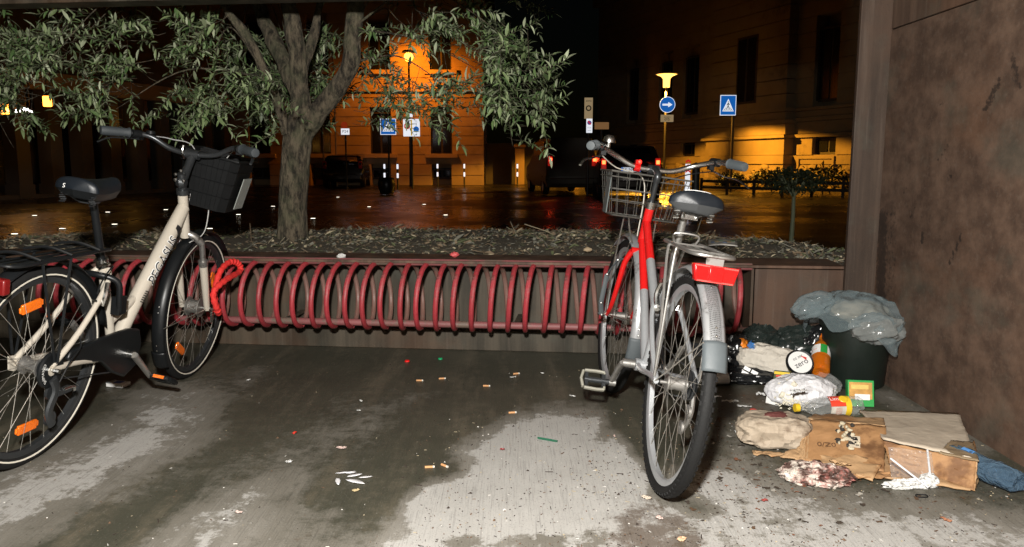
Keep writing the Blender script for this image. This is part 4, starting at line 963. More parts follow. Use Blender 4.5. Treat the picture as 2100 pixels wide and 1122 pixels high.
# street lamps
glow = emit('sodium_glow', (1, .30, .03), 9); glow2 = emit('lamp_glass_glow', (1, .52, .10), 3.2); whiteglow = emit('white_glow', (1, .92, .85), 12)
def P2(px, py, y): return at(px, py, y)
p = P2(838, 117, 33.4); sl = thing('street_lamp', 'orange glowing street lamp on a post in front of the ochre house', 'street lamp', T(p.x, p.y, 0))
MB().tube([(0, 0, 0), (0, 0, 1), (0, 0, p.z - .2)], [.07, .05, .04], 10).build('pole', postm, sl)
blob(MB(), .19, .19, .19, T(0, 0, p.z), 1, .0).build('lamp_globe', glow, sl, sharp=180); MB().lathe([(.0, .14), (.24, .10), (.30, .02)], 18, M=T(0, 0, p.z + .16)).build('lamp_hood', postm, sl)
lamp('lamp_light', 'SPOT', (0, .30, p.z - .05), 540, (1, .28, .015), .08, rot=(rad(52), 0, 0), parent=sl, spot_size=rad(150), spot_blend=.5)
p = P2(1367, 163, 30.6); ML_ = thing('street_lamp', 'mushroom shaped street lamp with wide flat hood glowing above the arrow sign', 'street lamp', T(p.x, p.y, 0))
MB().tube([(0, 0, 0), (0, 0, .8), (0, 0, p.z - .2)], [.07, .045, .045], 10).build('pole', postm, ML_)
MB().lathe([(.0, .26), (.05, .25), (.43, .20), (.43, .185), (.0, .19)], 28, M=T(0, 0, p.z)).build('lamp_hood', pm('lamp_hood_enamel', (.75, .6, .35), .5), ML_)
MB().lathe([(.38, .183), (.21, .11), (.135, .02), (.125, -.30), (.0, -.30)], 24, M=T(0, 0, p.z)).build('lamp_glass', glow2, ML_)
lamp('lamp_light', 'SPOT', (-.16, -.14, p.z - .42), 4200, (1, .43, .035), .05, parent=ML_, spot_size=rad(149), spot_blend=.10)
for i, (px, py, y, w, h, m, lb) in enumerate([(97, 208, 20.5, .17, .26, glow, 'orange glowing lantern box hanging in the arcade, partly behind leaves'), (8, 218, 18.6, .16, .36, glow, 'tall orange lantern at the very left edge of the arcade'),
                                             (36, 228, 18.8, .07, .07, whiteglow, 'small white lamp just right of the tall orange lantern'), (54, 225, 18.9, .09, .08, whiteglow, 'bright white lamp between the small lamp and the orange lantern box'), (62, 229, 19, .05, .05, whiteglow, 'tiny white lamp beside the bright white lamp')]):
    p = P2(px, py, y); q = thing('arcade_lamp', lb, 'lamp', T(p), 'lamps under the arcade')
    MB().box((0, 0, 0), (w, .14, h)).build('lamp_glass', m, q, bevel=.02); MB().box((0, 0, h / 2 + .03), (w * 1.2, .18, .05)).box((0, 0, h / 2 + .4), (.02, .02, .7)).build('lamp_cap', postm, q)
for px, y, e in ((10, 18.5, 9), (110, 21.5, 7), (250, 25, 3)):
    p = P2(px, 215, y) ; lamp('arcade_light', 'POINT', tuple(p + V((0, .25, -.55))), e, (1, .46, .07), .15, parent=None)

# signs; emission of the faces stands in for the flash they throw back
blue = emit('retro_glow_blue', (.01, .16, .62), .62); retrow = emit('retro_glow_white', (.9, .93, 1), .85); litb = pm('sign_black', (.01, .01, .01), .5)
beigesign = emit('retro_glow_beige', (.62, .45, .24), .38); retrored = emit('retro_glow_red', (.75, .02, .02), .6); retroy = emit('retro_glow_yellow', (.85, .5, .03), .6); purple = emit('retro_glow_violet', (.16, .10, .35), .5)
SM = Matrix(((1, 0, 0, 0), (0, 0, -1, 0), (0, 1, 0, 0), (0, 0, 0, 1)))     # x right, y up, z towards the viewer
def plate(par, name, c, w, h, m, z=0, M=None, rnd=False):
    mb = MB(); M = (M or Matrix()) @ T(c) @ SM @ T(0, 0, z)
    if rnd: mb.lathe([(0, .012), (w / 2, .012), (w / 2, 0), (0, 0)], 32, M=M)
    else: mb.box((0, 0, .006), (w, h, .012), M)
    return mb.build(name, m, par)
def poly_plate(par, name, c, pts, m, z, M=None):
    return MB().prism(pts, 0, .004, (M or Matrix()) @ T(c) @ SM @ T(0, 0, z)).build(name, m, par)
def crossing(par, c, w, h, M=None):
    b = plate(par, 'sign_panel', c, w, h, retrow, 0, M); plate(b, 'blue_field', c, w * .92, h * .93, blue, .004, M)
    poly_plate(b, 'white_triangle', c, [(-w * .36, -h * .30), (w * .36, -h * .30), (0, h * .32)], retrow, .018, M)
    mb = MB(); Mz = (M or Matrix()) @ T(c) @ SM @ T(0, 0, .023)
    for x in (-.23, -.12, 0, .12, .23): mb.prism([(w * x * .62 - w * .012, -h * .12), (w * x * .62 + w * .012, -h * .12), (w * x * 1.15 + w * .022, -h * .27), (w * x * 1.15 - w * .022, -h * .27)], 0, .003, Mz)
    mb.lathe([(0, .003), (w * .035, .003), (w * .035, 0)], 10, M=Mz @ T(0, h * .16, 0))
    for a, b2 in (((0, .12), (0, -.02)), ((0, -.02), (-.09, -.16)), ((0, -.02), (.08, -.15)), ((0, .10), (-.09, .0)), ((0, .10), (.09, .02))):
        A, B2 = V((a[0] * w, a[1] * h, 0)), V((b2[0] * w, b2[1] * h, 0)); n = (B2 - A).normalized().orthogonal(); n = V((-(B2 - A).y, (B2 - A).x, 0)).normalized() * w * .022
        mb.prism([tuple((A - n).xy), tuple((B2 - n).xy), tuple((B2 + n).xy), tuple((A + n).xy)], 0, .003, Mz)
    mb.build('walking_figure', litb, b)
def post(par, z, r=.035, mat=postm): MB().tube([(0, .03, 0), (0, .03, z)], r, 10).build('pole', mat, par)
p = P2(1493, 216, 27.0); s_ = thing('crossing_sign', 'blue square pedestrian crossing sign on a pole before the stone palace', 'road sign', T(p.x, p.y, 0)); crossing(s_, (0, 0, p.z), .54, .68); MB().tube([(.20, .03, 0), (.20, .03, p.z + .34)], .042, 10).build('pole', pm('brown_pole', (.16, .12, .07), .5), s_)
p = P2(796, 260, 30.0); s_ = thing('crossing_sign', 'blue square pedestrian crossing sign before the ochre house', 'road sign', T(p.x, p.y, 0)); crossing(s_, (0, 0, p.z), .60, .60, RY(0)); post(s_, p.z)
p = P2(1368, 215, 30.4); s_ = thing('arrow_sign', 'round blue sign with a white arrow pointing right', 'road sign', T(p.x, p.y - .06, 0))
b = plate(s_, 'sign_disc', (0, 0, p.z), .60, 0, retrow, 0, None, True); plate(b, 'blue_field', (0, 0, p.z), .56, 0, blue, .004, None, True)
poly_plate(b, 'white_arrow', (0, 0, p.z), [(-.19, .035), (.03, .035), (.03, .10), (.19, 0), (.03, -.10), (.03, -.035), (-.19, -.035)], retrow, .018)
q = P2(1369, 243, 30.4); pb = plate(s_, 'lower_plate', (0, 0, q.z), .49, .27, beigesign); mb = text('eccetto', .08, T(0, -.02, q.z + .05) @ SM); Mz = T(0, -.02, q.z - .045) @ SM
for x in (-.06, .06): mb.tube([(x + .036 * math.cos(a), .036 * math.sin(a), 0) for a in [2 * PI * k / 14 for k in range(14)]], .006, 4, closed=True, M=Mz)
mb.tube([(-.06, 0, 0), (-.01, .05, 0), (.05, .05, 0), (.06, 0, 0)], .006, 4, M=Mz); mb.build('plate_print', litb, pb)
p = P2(844, 262, 30.5); s_ = thing('lane_sign', 'square white sign with no entry disc, yellow line and blue disc', 'road sign', T(p.x, p.y, 0)); post(s_, p.z); b = plate(s_, 'sign_panel', (0, 0, p.z), .64, .66, retrow)
plate(b, 'red_disc', (-.17, 0, p.z + .06), .24, 0, retrored, .01, None, True); plate(b, 'white_bar', (-.17, 0, p.z + .06), .17, .045, retrow, .02)
plate(b, 'yellow_line', (0, 0, p.z), .05, .60, retroy, .008); plate(b, 'blue_disc', (.18, 0, p.z - .06), .22, 0, blue, .01, None, True); poly_plate(b, 'black_arrow', (.18, 0, p.z), [(-.02, -.3), (.02, -.3), (.02, .18), (.07, .18), (0, .30), (-.07, .18), (-.02, .18)], litb, .008)
plate(s_, 'upper_plate', (-.05, 0, p.z + .47), .20, .14, retrow)
p = P2(708, 270, 31.0); s_ = thing('small_sign', 'small white plate below a red disc, behind the olive trunk', 'road sign', T(p.x, p.y, 0)); post(s_, p.z); b = plate(s_, 'sign_plate', (0, 0, p.z), .33, .24, retrow); plate(s_, 'red_disc', (-.03, 0, p.z + .25), .26, 0, emit('dull_red', (.5, .05, .01), .35), 0, None, True)
mb = text('P24', .16, T(0, -.016, p.z) @ SM); mb.build('plate_print', litb, b)
p = P2(1207, 222, 24.0); s_ = thing('parking_sign', 'stacked beige zone sign and violet no parking sign on a dark pole', 'road sign', T(p.x, p.y, 0)); post(s_, p.z + .3)
b = plate(s_, 'zone_panel', (0, 0, p.z), .25, .62, beigesign); plate(b, 'zone_disc', (0, 0, p.z), .17, 0, litb, .006, None, True); plate(b, 'zone_disc_centre', (0, 0, p.z), .10, 0, beigesign, .010, None, True); text('zona', .09, T(0, -.016, p.z + .22) @ SM).build('plate_print', litb, b)
q = P2(1209, 258, 24.0); b = plate(s_, 'parking_panel', (.03, 0, q.z), .18, .42, retrow); plate(b, 'violet_disc', (.03, 0, q.z + .09), .13, 0, purple, .008, None, True); MB().box((0, 0, .026), (.03, .14, .003), T(.03, 0, q.z + .09) @ SM @ RZ(40)).build('disc_bar', retrored, b); text('0-24', .06, T(.03, -.016, q.z - .06) @ SM).build('plate_print', litb, b); text('zona', .06, T(.03, -.016, q.z - .14) @ SM, ).build('plate_print', litb, b)
q = P2(1234, 258, 24.0); s2 = thing('notice_sign', 'small brown horizontal notice board right of the no parking sign', 'road sign', T(q.x, q.y, 0)); plate(s2, 'sign_panel', (0, 0, q.z), .43, .21, emit('retro_glow_brown', (.50, .25, .09), .30)); post(s2, q.z)
p = P2(1411, 344, 21.0); s_ = thing('hazard_marker', 'small red and white striped marker post right of the dark car', 'marker post', T(p.x, p.y, 0)); MB().box((0, .02, p.z / 2), (.13, .03, p.z + .2)).build('panel', retrow, s_)
for k in range(3): poly_plate(s_, 'red_chevron', (0, 0, p.z - .12 + .13 * k), [(-.065, -.02), (0, .03), (.065, -.02), (.065, .03), (0, .08), (-.065, .03)], retrored, .006)

# bollards; glow in the bands stands in for reflected flash
bm = emit('retro_glow_band', (.9, .92, 1), 1.0)
pb0 = thing('bollard', 'dark bollard with white bands before the ochre house', 'bollard', T(0, 0, 0), 'bollards before the ochre house')
b_ = MB().tube([(0, 0, 0), (0, 0, .95), (0, 0, 1.0)], [.035, .035, .02], 10).build('post', postm, pb0)
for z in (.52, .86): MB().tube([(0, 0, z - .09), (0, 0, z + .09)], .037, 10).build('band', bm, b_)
for i, (px, y, lb) in enumerate([(788, 31, 'leftmost dark bollard with white bands near the black barrel'), (815, 30, 'bollard with white bands just right of the black barrel'), (897, 33, 'bollard with white bands below the right window of the ochre house'), (952, 33, 'bollard with white bands at the right corner of the ochre house'), (1061, 33, 'bollard with white bands in front of the pale gate pillar')]):
    o = pb0
    if i:
        o = pb0.copy(); COL.objects.link(o)
        c = b_.copy(); c.parent = o; COL.objects.link(c)
        for q in b_.children: d = q.copy(); d.parent = c; COL.objects.link(d)
    p = P2(px, 333, y); o.location = (p.x, p.y, 0); o['label'] = lb
p = P2(793, 395, 25.0); o = MB().lathe([(0, 0), (.20, .02), (.27, .2), (.28, .35), (.24, .52), (.22, .54), (.19, .5), (0, .48)], 20).build('barrel_planter', blackpl); o.location = (p.x, p.y, 0); tag(o, 'round black barrel planter standing on the wet street', 'planter')
for i, (px, y) in enumerate(((664, 33), (690, 33.5))):
    p = P2(px, 333, y); o = MB().tube([(0, 0, 0), (0, 0, 6.5)], .035, 8).build('flagpole', pm('pale_pole_%s' % ('a', 'b')[i], (.42, .36, .24), .5)); o.location = (p.x, p.y, 0); tag(o, ('slim pale pole left of the small red disc sign', 'slim pale pole just left of the small white plate')[i], 'pole', 'slim poles before the ochre house')

# road studs flush in the street, glow added for the flash they reflect
studm = emit('road_stud', (1, .93, .75), 3.5); st0 = None
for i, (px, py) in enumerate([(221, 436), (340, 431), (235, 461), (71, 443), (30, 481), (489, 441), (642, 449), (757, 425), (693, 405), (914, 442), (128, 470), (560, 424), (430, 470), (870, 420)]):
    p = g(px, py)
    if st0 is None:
        st0 = thing('road_stud', 'small flush white road stud with added glow in the dark wet street', 'road stud', T(p), 'flush road studs in the street'); h_ = MB().box((0, 0, .004), (.10, .12, .008)).build('housing', postm, st0); MB().box((0, 0, .0095), (.075, .04, .006)).build('lens', studm, h_)
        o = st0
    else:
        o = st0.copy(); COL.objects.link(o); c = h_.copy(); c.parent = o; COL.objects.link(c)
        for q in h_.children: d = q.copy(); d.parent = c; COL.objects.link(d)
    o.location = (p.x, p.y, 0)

# cars
carp = pm('dark_car_paint', (.035, .025, .02), .22, .3, var=.1, Coat_Weight=.6); vanp = pm('beige_van_paint', (.06, .046, .03), .5, var=.1)
tailglow = emit('tail_glow', (1, .05, .012), 14); dimtail = emit('dim_tail', (.8, .02, .01), .35)
def car(name, label, cat, M, Lc=4.0, w=.86, zr_=1.47, zb=.92, paint=carp, box=False):
    c = thing(name, label, cat, M)
    st = [(-.02, .38, .62), (.04, .26, zb + .04), (.20, .24, zr_ - .12 if box else zb + .12), (.55 if not box else .25, .24, zr_), (Lc * .5, .24, zr_ + .02), (Lc * .64, .24, zr_ - .04), (Lc * .80, .24, zb + .04), (Lc * .95, .26, zb - .14), (Lc, .36, .60)]
    vs = []
    for x, z0, z1 in st:
        k = 1 if 0 < x < Lc * .98 else .9; zbelt = min(zb, z1); wr = w * (.80 if z1 > zb + .2 else .96) * k
        vs += [(x, -w * k * .92, z0), (x, -w * k, z0 + .22), (x, -w * k * .98, zbelt), (x, -wr, z1 - .03), (x, -wr * .85, z1), (x, wr * .85, z1), (x, wr, z1 - .03), (x, w * k * .98, zbelt), (x, w * k, z0 + .22), (x, w * k * .92, z0)]
    n = 10; fs = [(i * n + k, i * n + (k + 1) % n, (i + 1) * n + (k + 1) % n, (i + 1) * n + k) for i in range(len(st) - 1) for k in range(n)] + [tuple(range(n))[::-1], tuple((len(st) - 1) * n + k for k in range(n))]
    MB().add(vs, [f[::-1] for f in fs]).build('body', paint, c, sharp=30, bevel=.02)
    if not box:
        MB().add([(.03, -.62, zb + .05), (.03, .62, zb + .05), (.47, .53, zr_ - .07), (.47, -.53, zr_ - .07)], [(0, 1, 2, 3)]).build('rear_window', darkglass, c, M=T(-.035, 0, .0), solid=.02)
    for sd in (-1, 1):
        MB().prism([(.75, zb + .06), (Lc * .70, zb + .06), (Lc * .58, zr_ - .10), (.85, zr_ - .10)], -.012, .012, T(0, sd * w * .905, 0) @ RX(90) ).build('side_window', darkglass, c, M=T(0, 0, 0))
        tl_ = MB().box((.0, sd * w * .84, zb + .06), (.07, .14, .30)).build('tail_light', dimtail, c, bevel=.02)
        MB().box((-.035, sd * w * .84, zb + .10), (.02, .09, .10)).build('tail_lamp', tailglow, tl_, bevel=.02)
    for x in (.75, Lc - .85):
        for sd in (-1, 1):
            wv = MB().lathe([(.20, -.09), (.29, -.10), (.31, -.07), (.31, .07), (.29, .10), (.20, .09)], 24, M=T(x, sd * (w - .10), .31) @ TZY, loop=True).build('wheel', rubber, c)
            MB().lathe([(0, -.06), (.19, -.085), (.20, 0), (.19, .085), (0, .06)], 16, M=T(x, sd * (w - .10), .31) @ TZY).build('rim', dullalu, wv)
    MB().box((-.03, 0, .44), (.08, w * 1.75, .20)).build('bumper', paint, c, bevel=.03)
    return c
p = g(1292, 411); c1 = car('parked_car', 'dark hatchback with glowing red tail light and white number plate', 'car', T(p.x, p.y, 0) @ RZ(87))
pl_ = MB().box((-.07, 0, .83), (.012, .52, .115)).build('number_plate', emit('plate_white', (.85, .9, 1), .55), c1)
for sd in (-1, 1): MB().box((-.078, sd * .235, .83), (.006, .05, .112)).build('blue_band', blue, pl_)
text('EK 560SX', .105, T(-.078, 0, .83) @ RZ(-90) @ RX(90)).build('plate_letters', litb, pl_); MB().box((-.07, 0, .745), (.02, .55, .02)).build('chrome_strip', chrome, c1)
p = g(1192, 404); car('parked_van', 'beige box van with a red tail light parked left of the dark hatchback', 'van', T(p.x - .2, p.y + 1.0, 0) @ RZ(97), 4.6, .82, 1.78, 1.0, vanp, True)
p = P2(702, 333, 31.5); car('parked_car', 'dark unlit car parked before the ochre house behind the olive trunk', 'car', T(p.x, p.y, 0) @ RZ(96), 4.0, .84, 1.30, .86, carp)
for o in list(bpy.data.objects):
    if o.parent and o.parent.get('label', '').startswith('dark unlit car') and o.name.startswith('tail_light'):
        for q in o.children: q.data = q.data.copy(); q.data.materials[0] = darkglass
        o.data.materials[0] = redlens

# railing, shrubs, slim tree and post on the right
r0, r1 = at(1440, 333, 25.5), at(1800, 333, 22.0); r0.z = r1.z = 0; rd = r1 - r0; rl = rd.length; ra = math.degrees(math.atan2(rd.y, rd.x))
ra_ = thing('low_railing', 'low dark railing along the kerb before the stone palace', 'railing', T(r0) @ RZ(ra))
for z in (.22, .42): MB().box((rl / 2, 0, z), (rl, .06, .09)).build('rail', postm, ra_)
for i in range(7): MB().box((rl * i / 6, 0, .26), (.07, .07, .52)).build('post', postm, ra_)
shr = [leaf_mat('dark_shrub_leaf', (.020, .030, .014), (.045, .06, .025), (.05, .06, .03)), leaf_mat('dark_shrub_leaf_pale', (.035, .045, .02), (.07, .08, .035), (.06, .07, .04))]
def shrub(name, label, cat, loc, rx, rz, zc, cnt, stem, group=None, lf=.07):
    s = thing(name, label, cat, T(loc), group); mb = MB()
    for i in range(cnt):
        d = V((R.gauss(0, 1), R.gauss(0, 1), R.gauss(0, 1))).normalized(); r = R.uniform(.55, 1.0) * (1 + .3 * noise.noise(d * 2 + V(loc)))
        c_ = V((d.x * rx * r, d.y * rx * r, zc + d.z * rz * r)); mb.cur = i % 2
        leafgeo(mb, T(c_) @ RZ(R.uniform(0, 360)) @ RY(R.uniform(-70, 60)) @ RX(R.uniform(-50, 50)), lf * R.uniform(.7, 1.3), lf * .4, .4, .1)
    mb.build('foliage', shr, s, sharp=180)
    sm = MB(); sm.tube([(0, 0, 0), (.01, .01, zc * .5), (0, 0, zc)], [.03, .024, .018], 8)
    for i in range(6): a = i * 1.05; sm.tube([(0, 0, zc * .75), (rx * .5 * math.cos(a), rx * .5 * math.sin(a), zc + rz * .35)], .009, 5)
    sm.build('stem', stem, s); return s
pst = pm('pale_green_stem', (.20, .22, .13), .7)
p = g(1622, 508); shrub('standard_shrub', 'small round standard shrub on a thin pale stem right of the red bicycle', 'shrub', (p.x, p.y, 0), .36, .16, .80, 900, pst, lf=.055)
for px, y, rx, rz, lb in [(1585, 27.5, .9, .34, 'low dark shrub behind the railing left of the standard shrub'), (1690, 25.5, 1.0, .40, 'low dark shrub behind the railing right of the standard shrub'), (1345, 33, .5, .45, 'dark shrub beside the arrow sign pole'), (1500, 28.5, .5, .25, 'low dark bush at the foot of the right crossing sign')]:
    p = P2(px, 333, y); shrub('dark_shrub', lb, 'shrub', (p.x, p.y, 0), rx, rz, rz + .1, 700, bark, 'dark shrubs before the stone palace', .16)
p = P2(1428, 333, 15.0); o = MB().tube([(0, 0, 0), (0, 0, .92)], .075, 12).lathe([(.12, 0), (.11, .10), (.075, .12)], 12).lathe([(.075, .90), (.09, .92), (.085, .99), (0, 1.02)], 12).build('cast_bollard', postm); o.location = (p.x, p.y, 0); tag(o, 'thick dark iron bollard behind the right grip of the red bicycle', 'bollard')

# ------------------------------------------------------------------ rubbish in the corner
plast = glassy('grey_film', (.26, .33, .35), .13, .30, crk=4, tint=False, fk=.55); darkfilm = glassy('dark_film', (.03, .042, .038), .2, .55, crk=6, fk=.4)
blackbag = pm('black_bag_film', (.010, .011, .012), .24, var=.3, crk=7, crs=.6)
p = g(1777, 803); bn = thing('waste_bin', 'round dark green bucket bin standing in the corner', 'bin', T(p.x - .005, p.y + .13, 0))
binm = pm('dark_green_bin', (.008, .013, .010), .45, var=.3, dirt=(.05, .05, .045), dsc=12, dlo=.62, dhi=.8)
MB().lathe([(0, .006), (.125, .004), (.13, .012), (.152, .285), (.148, .285), (.127, .02), (0, .016)], 40).build('body', binm, bn, sharp=30); MB().lathe([(.152, .275), (.163, .277), (.163, .297), (.149, .297), (.149, .288)], 40, loop=True).build('rim', binm, bn)
bpos = V((p.x - .005, p.y + .13, 0))
def wrap(mb, rx, ry, rz, M, seed, amp, fr, skirt=.0, nu=72, nv=40):
    # loose film: a dome that hangs in folds over an edge
    def fn(u, v):
        a = 2 * PI * u; r = min(1, v / .62); hang = max(0, (v - .62) / .38)
        fold = .10 * math.sin(a * 7 + seed) * (.3 + hang) + .06 * math.sin(a * 13 + 2 * seed)
        q = V((math.cos(a), math.sin(a), v * 2)); k = crum(q, fr, 3, seed)
        R_ = (r * (1 + .05 * k) + hang * (.06 + fold * .7)) * (1 + amp * .5 * k * r)
        z = (1 - r ** 2.2) * .8 + amp * k * (.5 + .5 * r) - hang * skirt * (1 + .45 * math.sin(a * 2 + seed) + .3 * math.sin(a * 5))
        return (R_ * rx * math.cos(a), R_ * ry * math.sin(a), z * rz)
    return mb.grid(nu, nv, fn, M, cu=True)
o = wrap(MB(), .185, .165, .095, T(0, 0, 0) @ RZ(-12) @ RY(5), 3, .20, 1.25, 1.1).build('plastic_bag', plast, sharp=180); o.location = bpos + V((-.005, -.01, .345)); tag(o, 'crumpled grey translucent plastic bag draped over the dark bin', 'plastic bag')
MBg = o
blob(MB(), .125, .10, .050, T(.01, 0, .0), 14, .12, 1.4).build('bag_contents', pm('stale_bread', (.33, .29, .22), .8, var=.5, sc=14), o, sharp=180)
kn = blob(MB(), .085, .055, .045, T(-.215, -.02, .03) @ RY(-18) @ RZ(10), 8, .22, 1.3); kn.build('bag_tail', plast, o, sharp=180)
blob(MB(), .10, .07, .055, T(.04, -.13, -.055) @ RZ(5), 21, .24, 1.3).build('bag_fold', glassy('pale_sheet', (.33, .35, .34), .2, .5, crk=7), o, sharp=180)
def item(name, mb, mats, loc, label, cat, rz=0, sharp=26, group=None, tilt=None, solid=0, par=None):
    o = mb.build(name, mats, sharp=sharp, solid=solid); M = T(loc) @ RZ(rz)
    if tilt: M = M @ RX(tilt[0]) @ RY(tilt[1])
    o.matrix_world = M; return tag(o, label, cat, group)
G_ = lambda x, y, z=0: g(x, y, z)
item('bin_bag', blob(MB(), .185, .10, .085, SC(1, .6, 1), 5, .24, 1.4, 60, 36, bottom=-.10), darkfilm, at(1628, 716, 3.67), 'dark translucent bin bag slumped between the bin and the rack', 'bin bag', -10, 22, tilt=(0, -14))
item('bin_bag', blob(MB(), .085, .05, .05, Matrix(), 15, .24, 1.4, 50, 30), blackbag, at(1672, 700, 3.64), 'glossy black bag tail hanging under the grey bag beside the bin', 'bin bag', 0, 22, tilt=(0, -38))
item('bin_bag', blob(MB(), .085, .06, .075, Matrix(), 33, .24, 1.4, 50, 30), darkfilm, at(1562, 705, 3.67), 'dark film bag standing up behind the cream paper bag', 'bin bag', 10, 22, tilt=(0, 25))
o = item('shopping_bag', blob(MB(), .11, .08, .10, Matrix(), 9, .24, 1.4, 60, 36, bottom=-.085), blackbag, at(1512, 735, 3.68), 'glossy black shopping bag with white lettering right of the rear mudguard', 'shopping bag', 0, 22)
text('Zeno', .035, T(.03, -.062, .075) @ RZ(8) @ RX(35) @ RZ(-25)).build('bag_lettering', white, o); MB().tube(cr([(-.09, -.05, .03), (-.05, -.06, .075), (.0, -.055, .085)], 5), .0022, 5).build('bag_string', white, o)
item('orange_wrapper', MB().grid(8, 6, lambda u, v: (-.035 + .07 * u, -.02 + .05 * v, .012 * crum((u, v, 0), 3, 2, 4))), pm('orange_film', (.78, .23, .02), .35), at(1527, 708, 3.58), 'small orange wrapper corner on top of the black shopping bag', 'wrapper', 20, 30, tilt=(50, 30), solid=.001)
item('blue_wrapper', MB().grid(10, 8, lambda u, v: (-.03 + .06 * u, -.03 + .07 * v, .02 * crum((u, v, 0), 3, 2, 6))), pm('blue_film', (.06, .20, .50), .3), at(1543, 718, 3.56), 'crumpled blue wrapper between the orange wrapper and cream bag', 'wrapper', 60, 30, tilt=(55, 10), solid=.001)
o = item('black_sack', blob(MB(), .20, .07, .035, Matrix(), 12, .24, 1.4, 70, 30, bottom=-.03), blackbag, G_(1540, 790) + V((0, .035, .035)), 'flat glossy black sack with white checks lying under the cream bag', 'sack', -16, 22)
for k in range(5):
    mb = MB().box((-.02 + (k % 3) * .036, -.066 - .001 * k, -.004 + (k // 3) * .022), (.030, .003, .016), RX(-20) @ RY(25)); mb.build('white_check', white, o)
cl_ = pm('cream_paper', (.56, .52, .45), .8, var=.12, sc=14, bump=.3, bsc=20, dirt=(.33, .28, .22), dsc=14, dlo=.58, dhi=.72, crk=9, crs=.6)
o = item('paper_bag', blob(MB(), .145, .075, .072, Matrix(), 41, .11, 1.6, 64, 40, sq=.85, bottom=-.05), cl_, at(1582, 743, 3.55), 'crumpled cream paper bag with a blue patch between black sack and tubs', 'paper bag', -22, 20, tilt=(-20, 8))
blob(MB(), .024, .012, .010, T(.0, .02, .066) @ RZ(10), 4, .2, 2, 16, 10).build('blue_patch', pm('blue_plastic', (.05, .30, .72), .3), o, sharp=30)
mb = MB()
for k in range(4): text('xo vi me', .016, T(-.088, -.045 + .001 * k, .030 - .014 * k) @ RZ(-30) @ RX(60), mb)
mb.build('bag_print', pm('grey_print', (.2, .2, .2), .6), o)
o = item('tub_lid', MB().lathe([(0, .0), (.052, .001), (.054, .004), (.052, .006), (0, .005)], 36), white, at(1640, 744, 3.40), 'round white tub with black rim and black print before the amber bottle', 'tub', 10, 40, tilt=(52, -12))
MB().lathe([(.052, -.006), (.060, -.006), (.062, .002), (.058, .010), (.052, .008)], 40, loop=True).build('rim', blackpl, o); MB().lathe([(.052, -.006), (.044, -.05), (0, -.05)], 30).build('tub_body', cl_, o)
text('zero', .036, T(.004, -.006, .0075) @ RZ(20)).build('print', blackprint, o); text('oz zer', .02, T(-.004, .024, .0075) @ RZ(20)).build('print', blackprint, o); MB().prism([(.01, .03), (.034, .018), (.03, .006)], .0065, .0085).build('red_triangle', pm('print_red', (.6, .04, .03), .5), o)
# bottles
amber = glassy('amber_plastic', (.72, .20, .01), .06, .5); clear = glassy('clear_plastic', (.62, .64, .62), .06, .10, crk=14, tint=False, fk=.45); bluepl = glassy('blue_plastic_film', (.20, .32, .44), .08, .22, crk=16, fk=.4)
def bottle(name, label, M, mat, r=.04, L=.25, lab=None, base=True, squash=None):
    b = thing(name, label, 'bottle', M)
    pr = [(0, .012), (r * .35, .002), (r * .8, 0), (r * .97, .012), (r, .03), (r, L * .35), (r * .96, L * .37), (r, L * .40), (r, L * .62), (r * .85, L * .74), (r * .5, L * .86), (r * .34, L * .92), (r * .34, L)]
    mb = MB(); n = 36
    def fn(u, v):
        i = min(int(v * (len(pr) - 1)), len(pr) - 2); f = v * (len(pr) - 1) - i; rr = pr[i][0] * (1 - f) + pr[i + 1][0] * f; z = pr[i][1] * (1 - f) + pr[i + 1][1] * f; a = 2 * PI * u
        if base and v < .25: rr *= 1 - .05 * abs(math.sin(2.5 * a)); z += .006 * abs(math.sin(2.5 * a)) * (1 - v * 4) * (1 if v > .02 else 0)
        p = V((rr * math.cos(a), rr * math.sin(a), z))
        if squash: k = crum((p.x * 22, p.y * 22, p.z * 9), 1, 3, 3); p.x *= 1 + squash * k; p.y *= 1 - squash * (.9 - k * .6)
        return p
    mb.grid(n, 48, fn, cu=True).build('body', mat, b, sharp=180 if not squash else 24)
    MB().lathe([(r * .30, L - .004), (r * .42, L - .004), (r * .42, L + .014), (0, L + .014)], 18).build('cap', lab[-1] if lab else white, b)
    return b
def along(p, d, roll=0):
    d = V(d).normalized(); return T(p) @ d.to_track_quat('Z', 'Y').to_matrix().to_4x4() @ RZ(roll)
redl, greenl, yell = pm('label_red', (.72, .06, .03), .4), pm('label_green', (.03, .33, .06), .4), pm('label_yellow', (.85, .55, .03), .4)
ab = bottle('amber_bottle', 'amber plastic bottle with white and green label, base towards the viewer', along(at(1682, 765, 3.40), (.34, .85, .52), 15), amber, .041, .235, [pm('orange_cap', (.7, .16, .01), .4)])
def label(par, r, z0, z1, a0, a1, mat): return MB().lathe([(r, z0), (r, z1)], 14, a0=rad(a0), a1=rad(a1)).build('label', mat, par)
blob(MB(), .036, .036, .06, T(0, 0, .075), 2, 0, 1, 24, 14).build('contents', pm('amber_liquid', (.55, .13, .004), .2), ab, sharp=180)
rr_ = .0418
def facing(M, v):   # local angle that looks at the lens
    q = M.inverted() @ V((0, 0, H)); return math.degrees(math.atan2(q.y, q.x))
fa = facing(ab.matrix_world, 0)
label(ab, rr_, .095, .15, fa - 95, fa - 5, white); label(ab, rr_, .095, .15, fa - 4, fa + 38, greenl); label(ab, rr_, .095, .15, fa + 39, fa + 100, white)
la = MB(); text('zz mo', .014, None, la, warp=lambda v: V(((rr_ + .001) * math.cos(rad(fa - 50) + v.x / rr_), (rr_ + .001) * math.sin(rad(fa - 50) + v.x / rr_), .12 + v.y))); la.build('label_print', redl, ab)
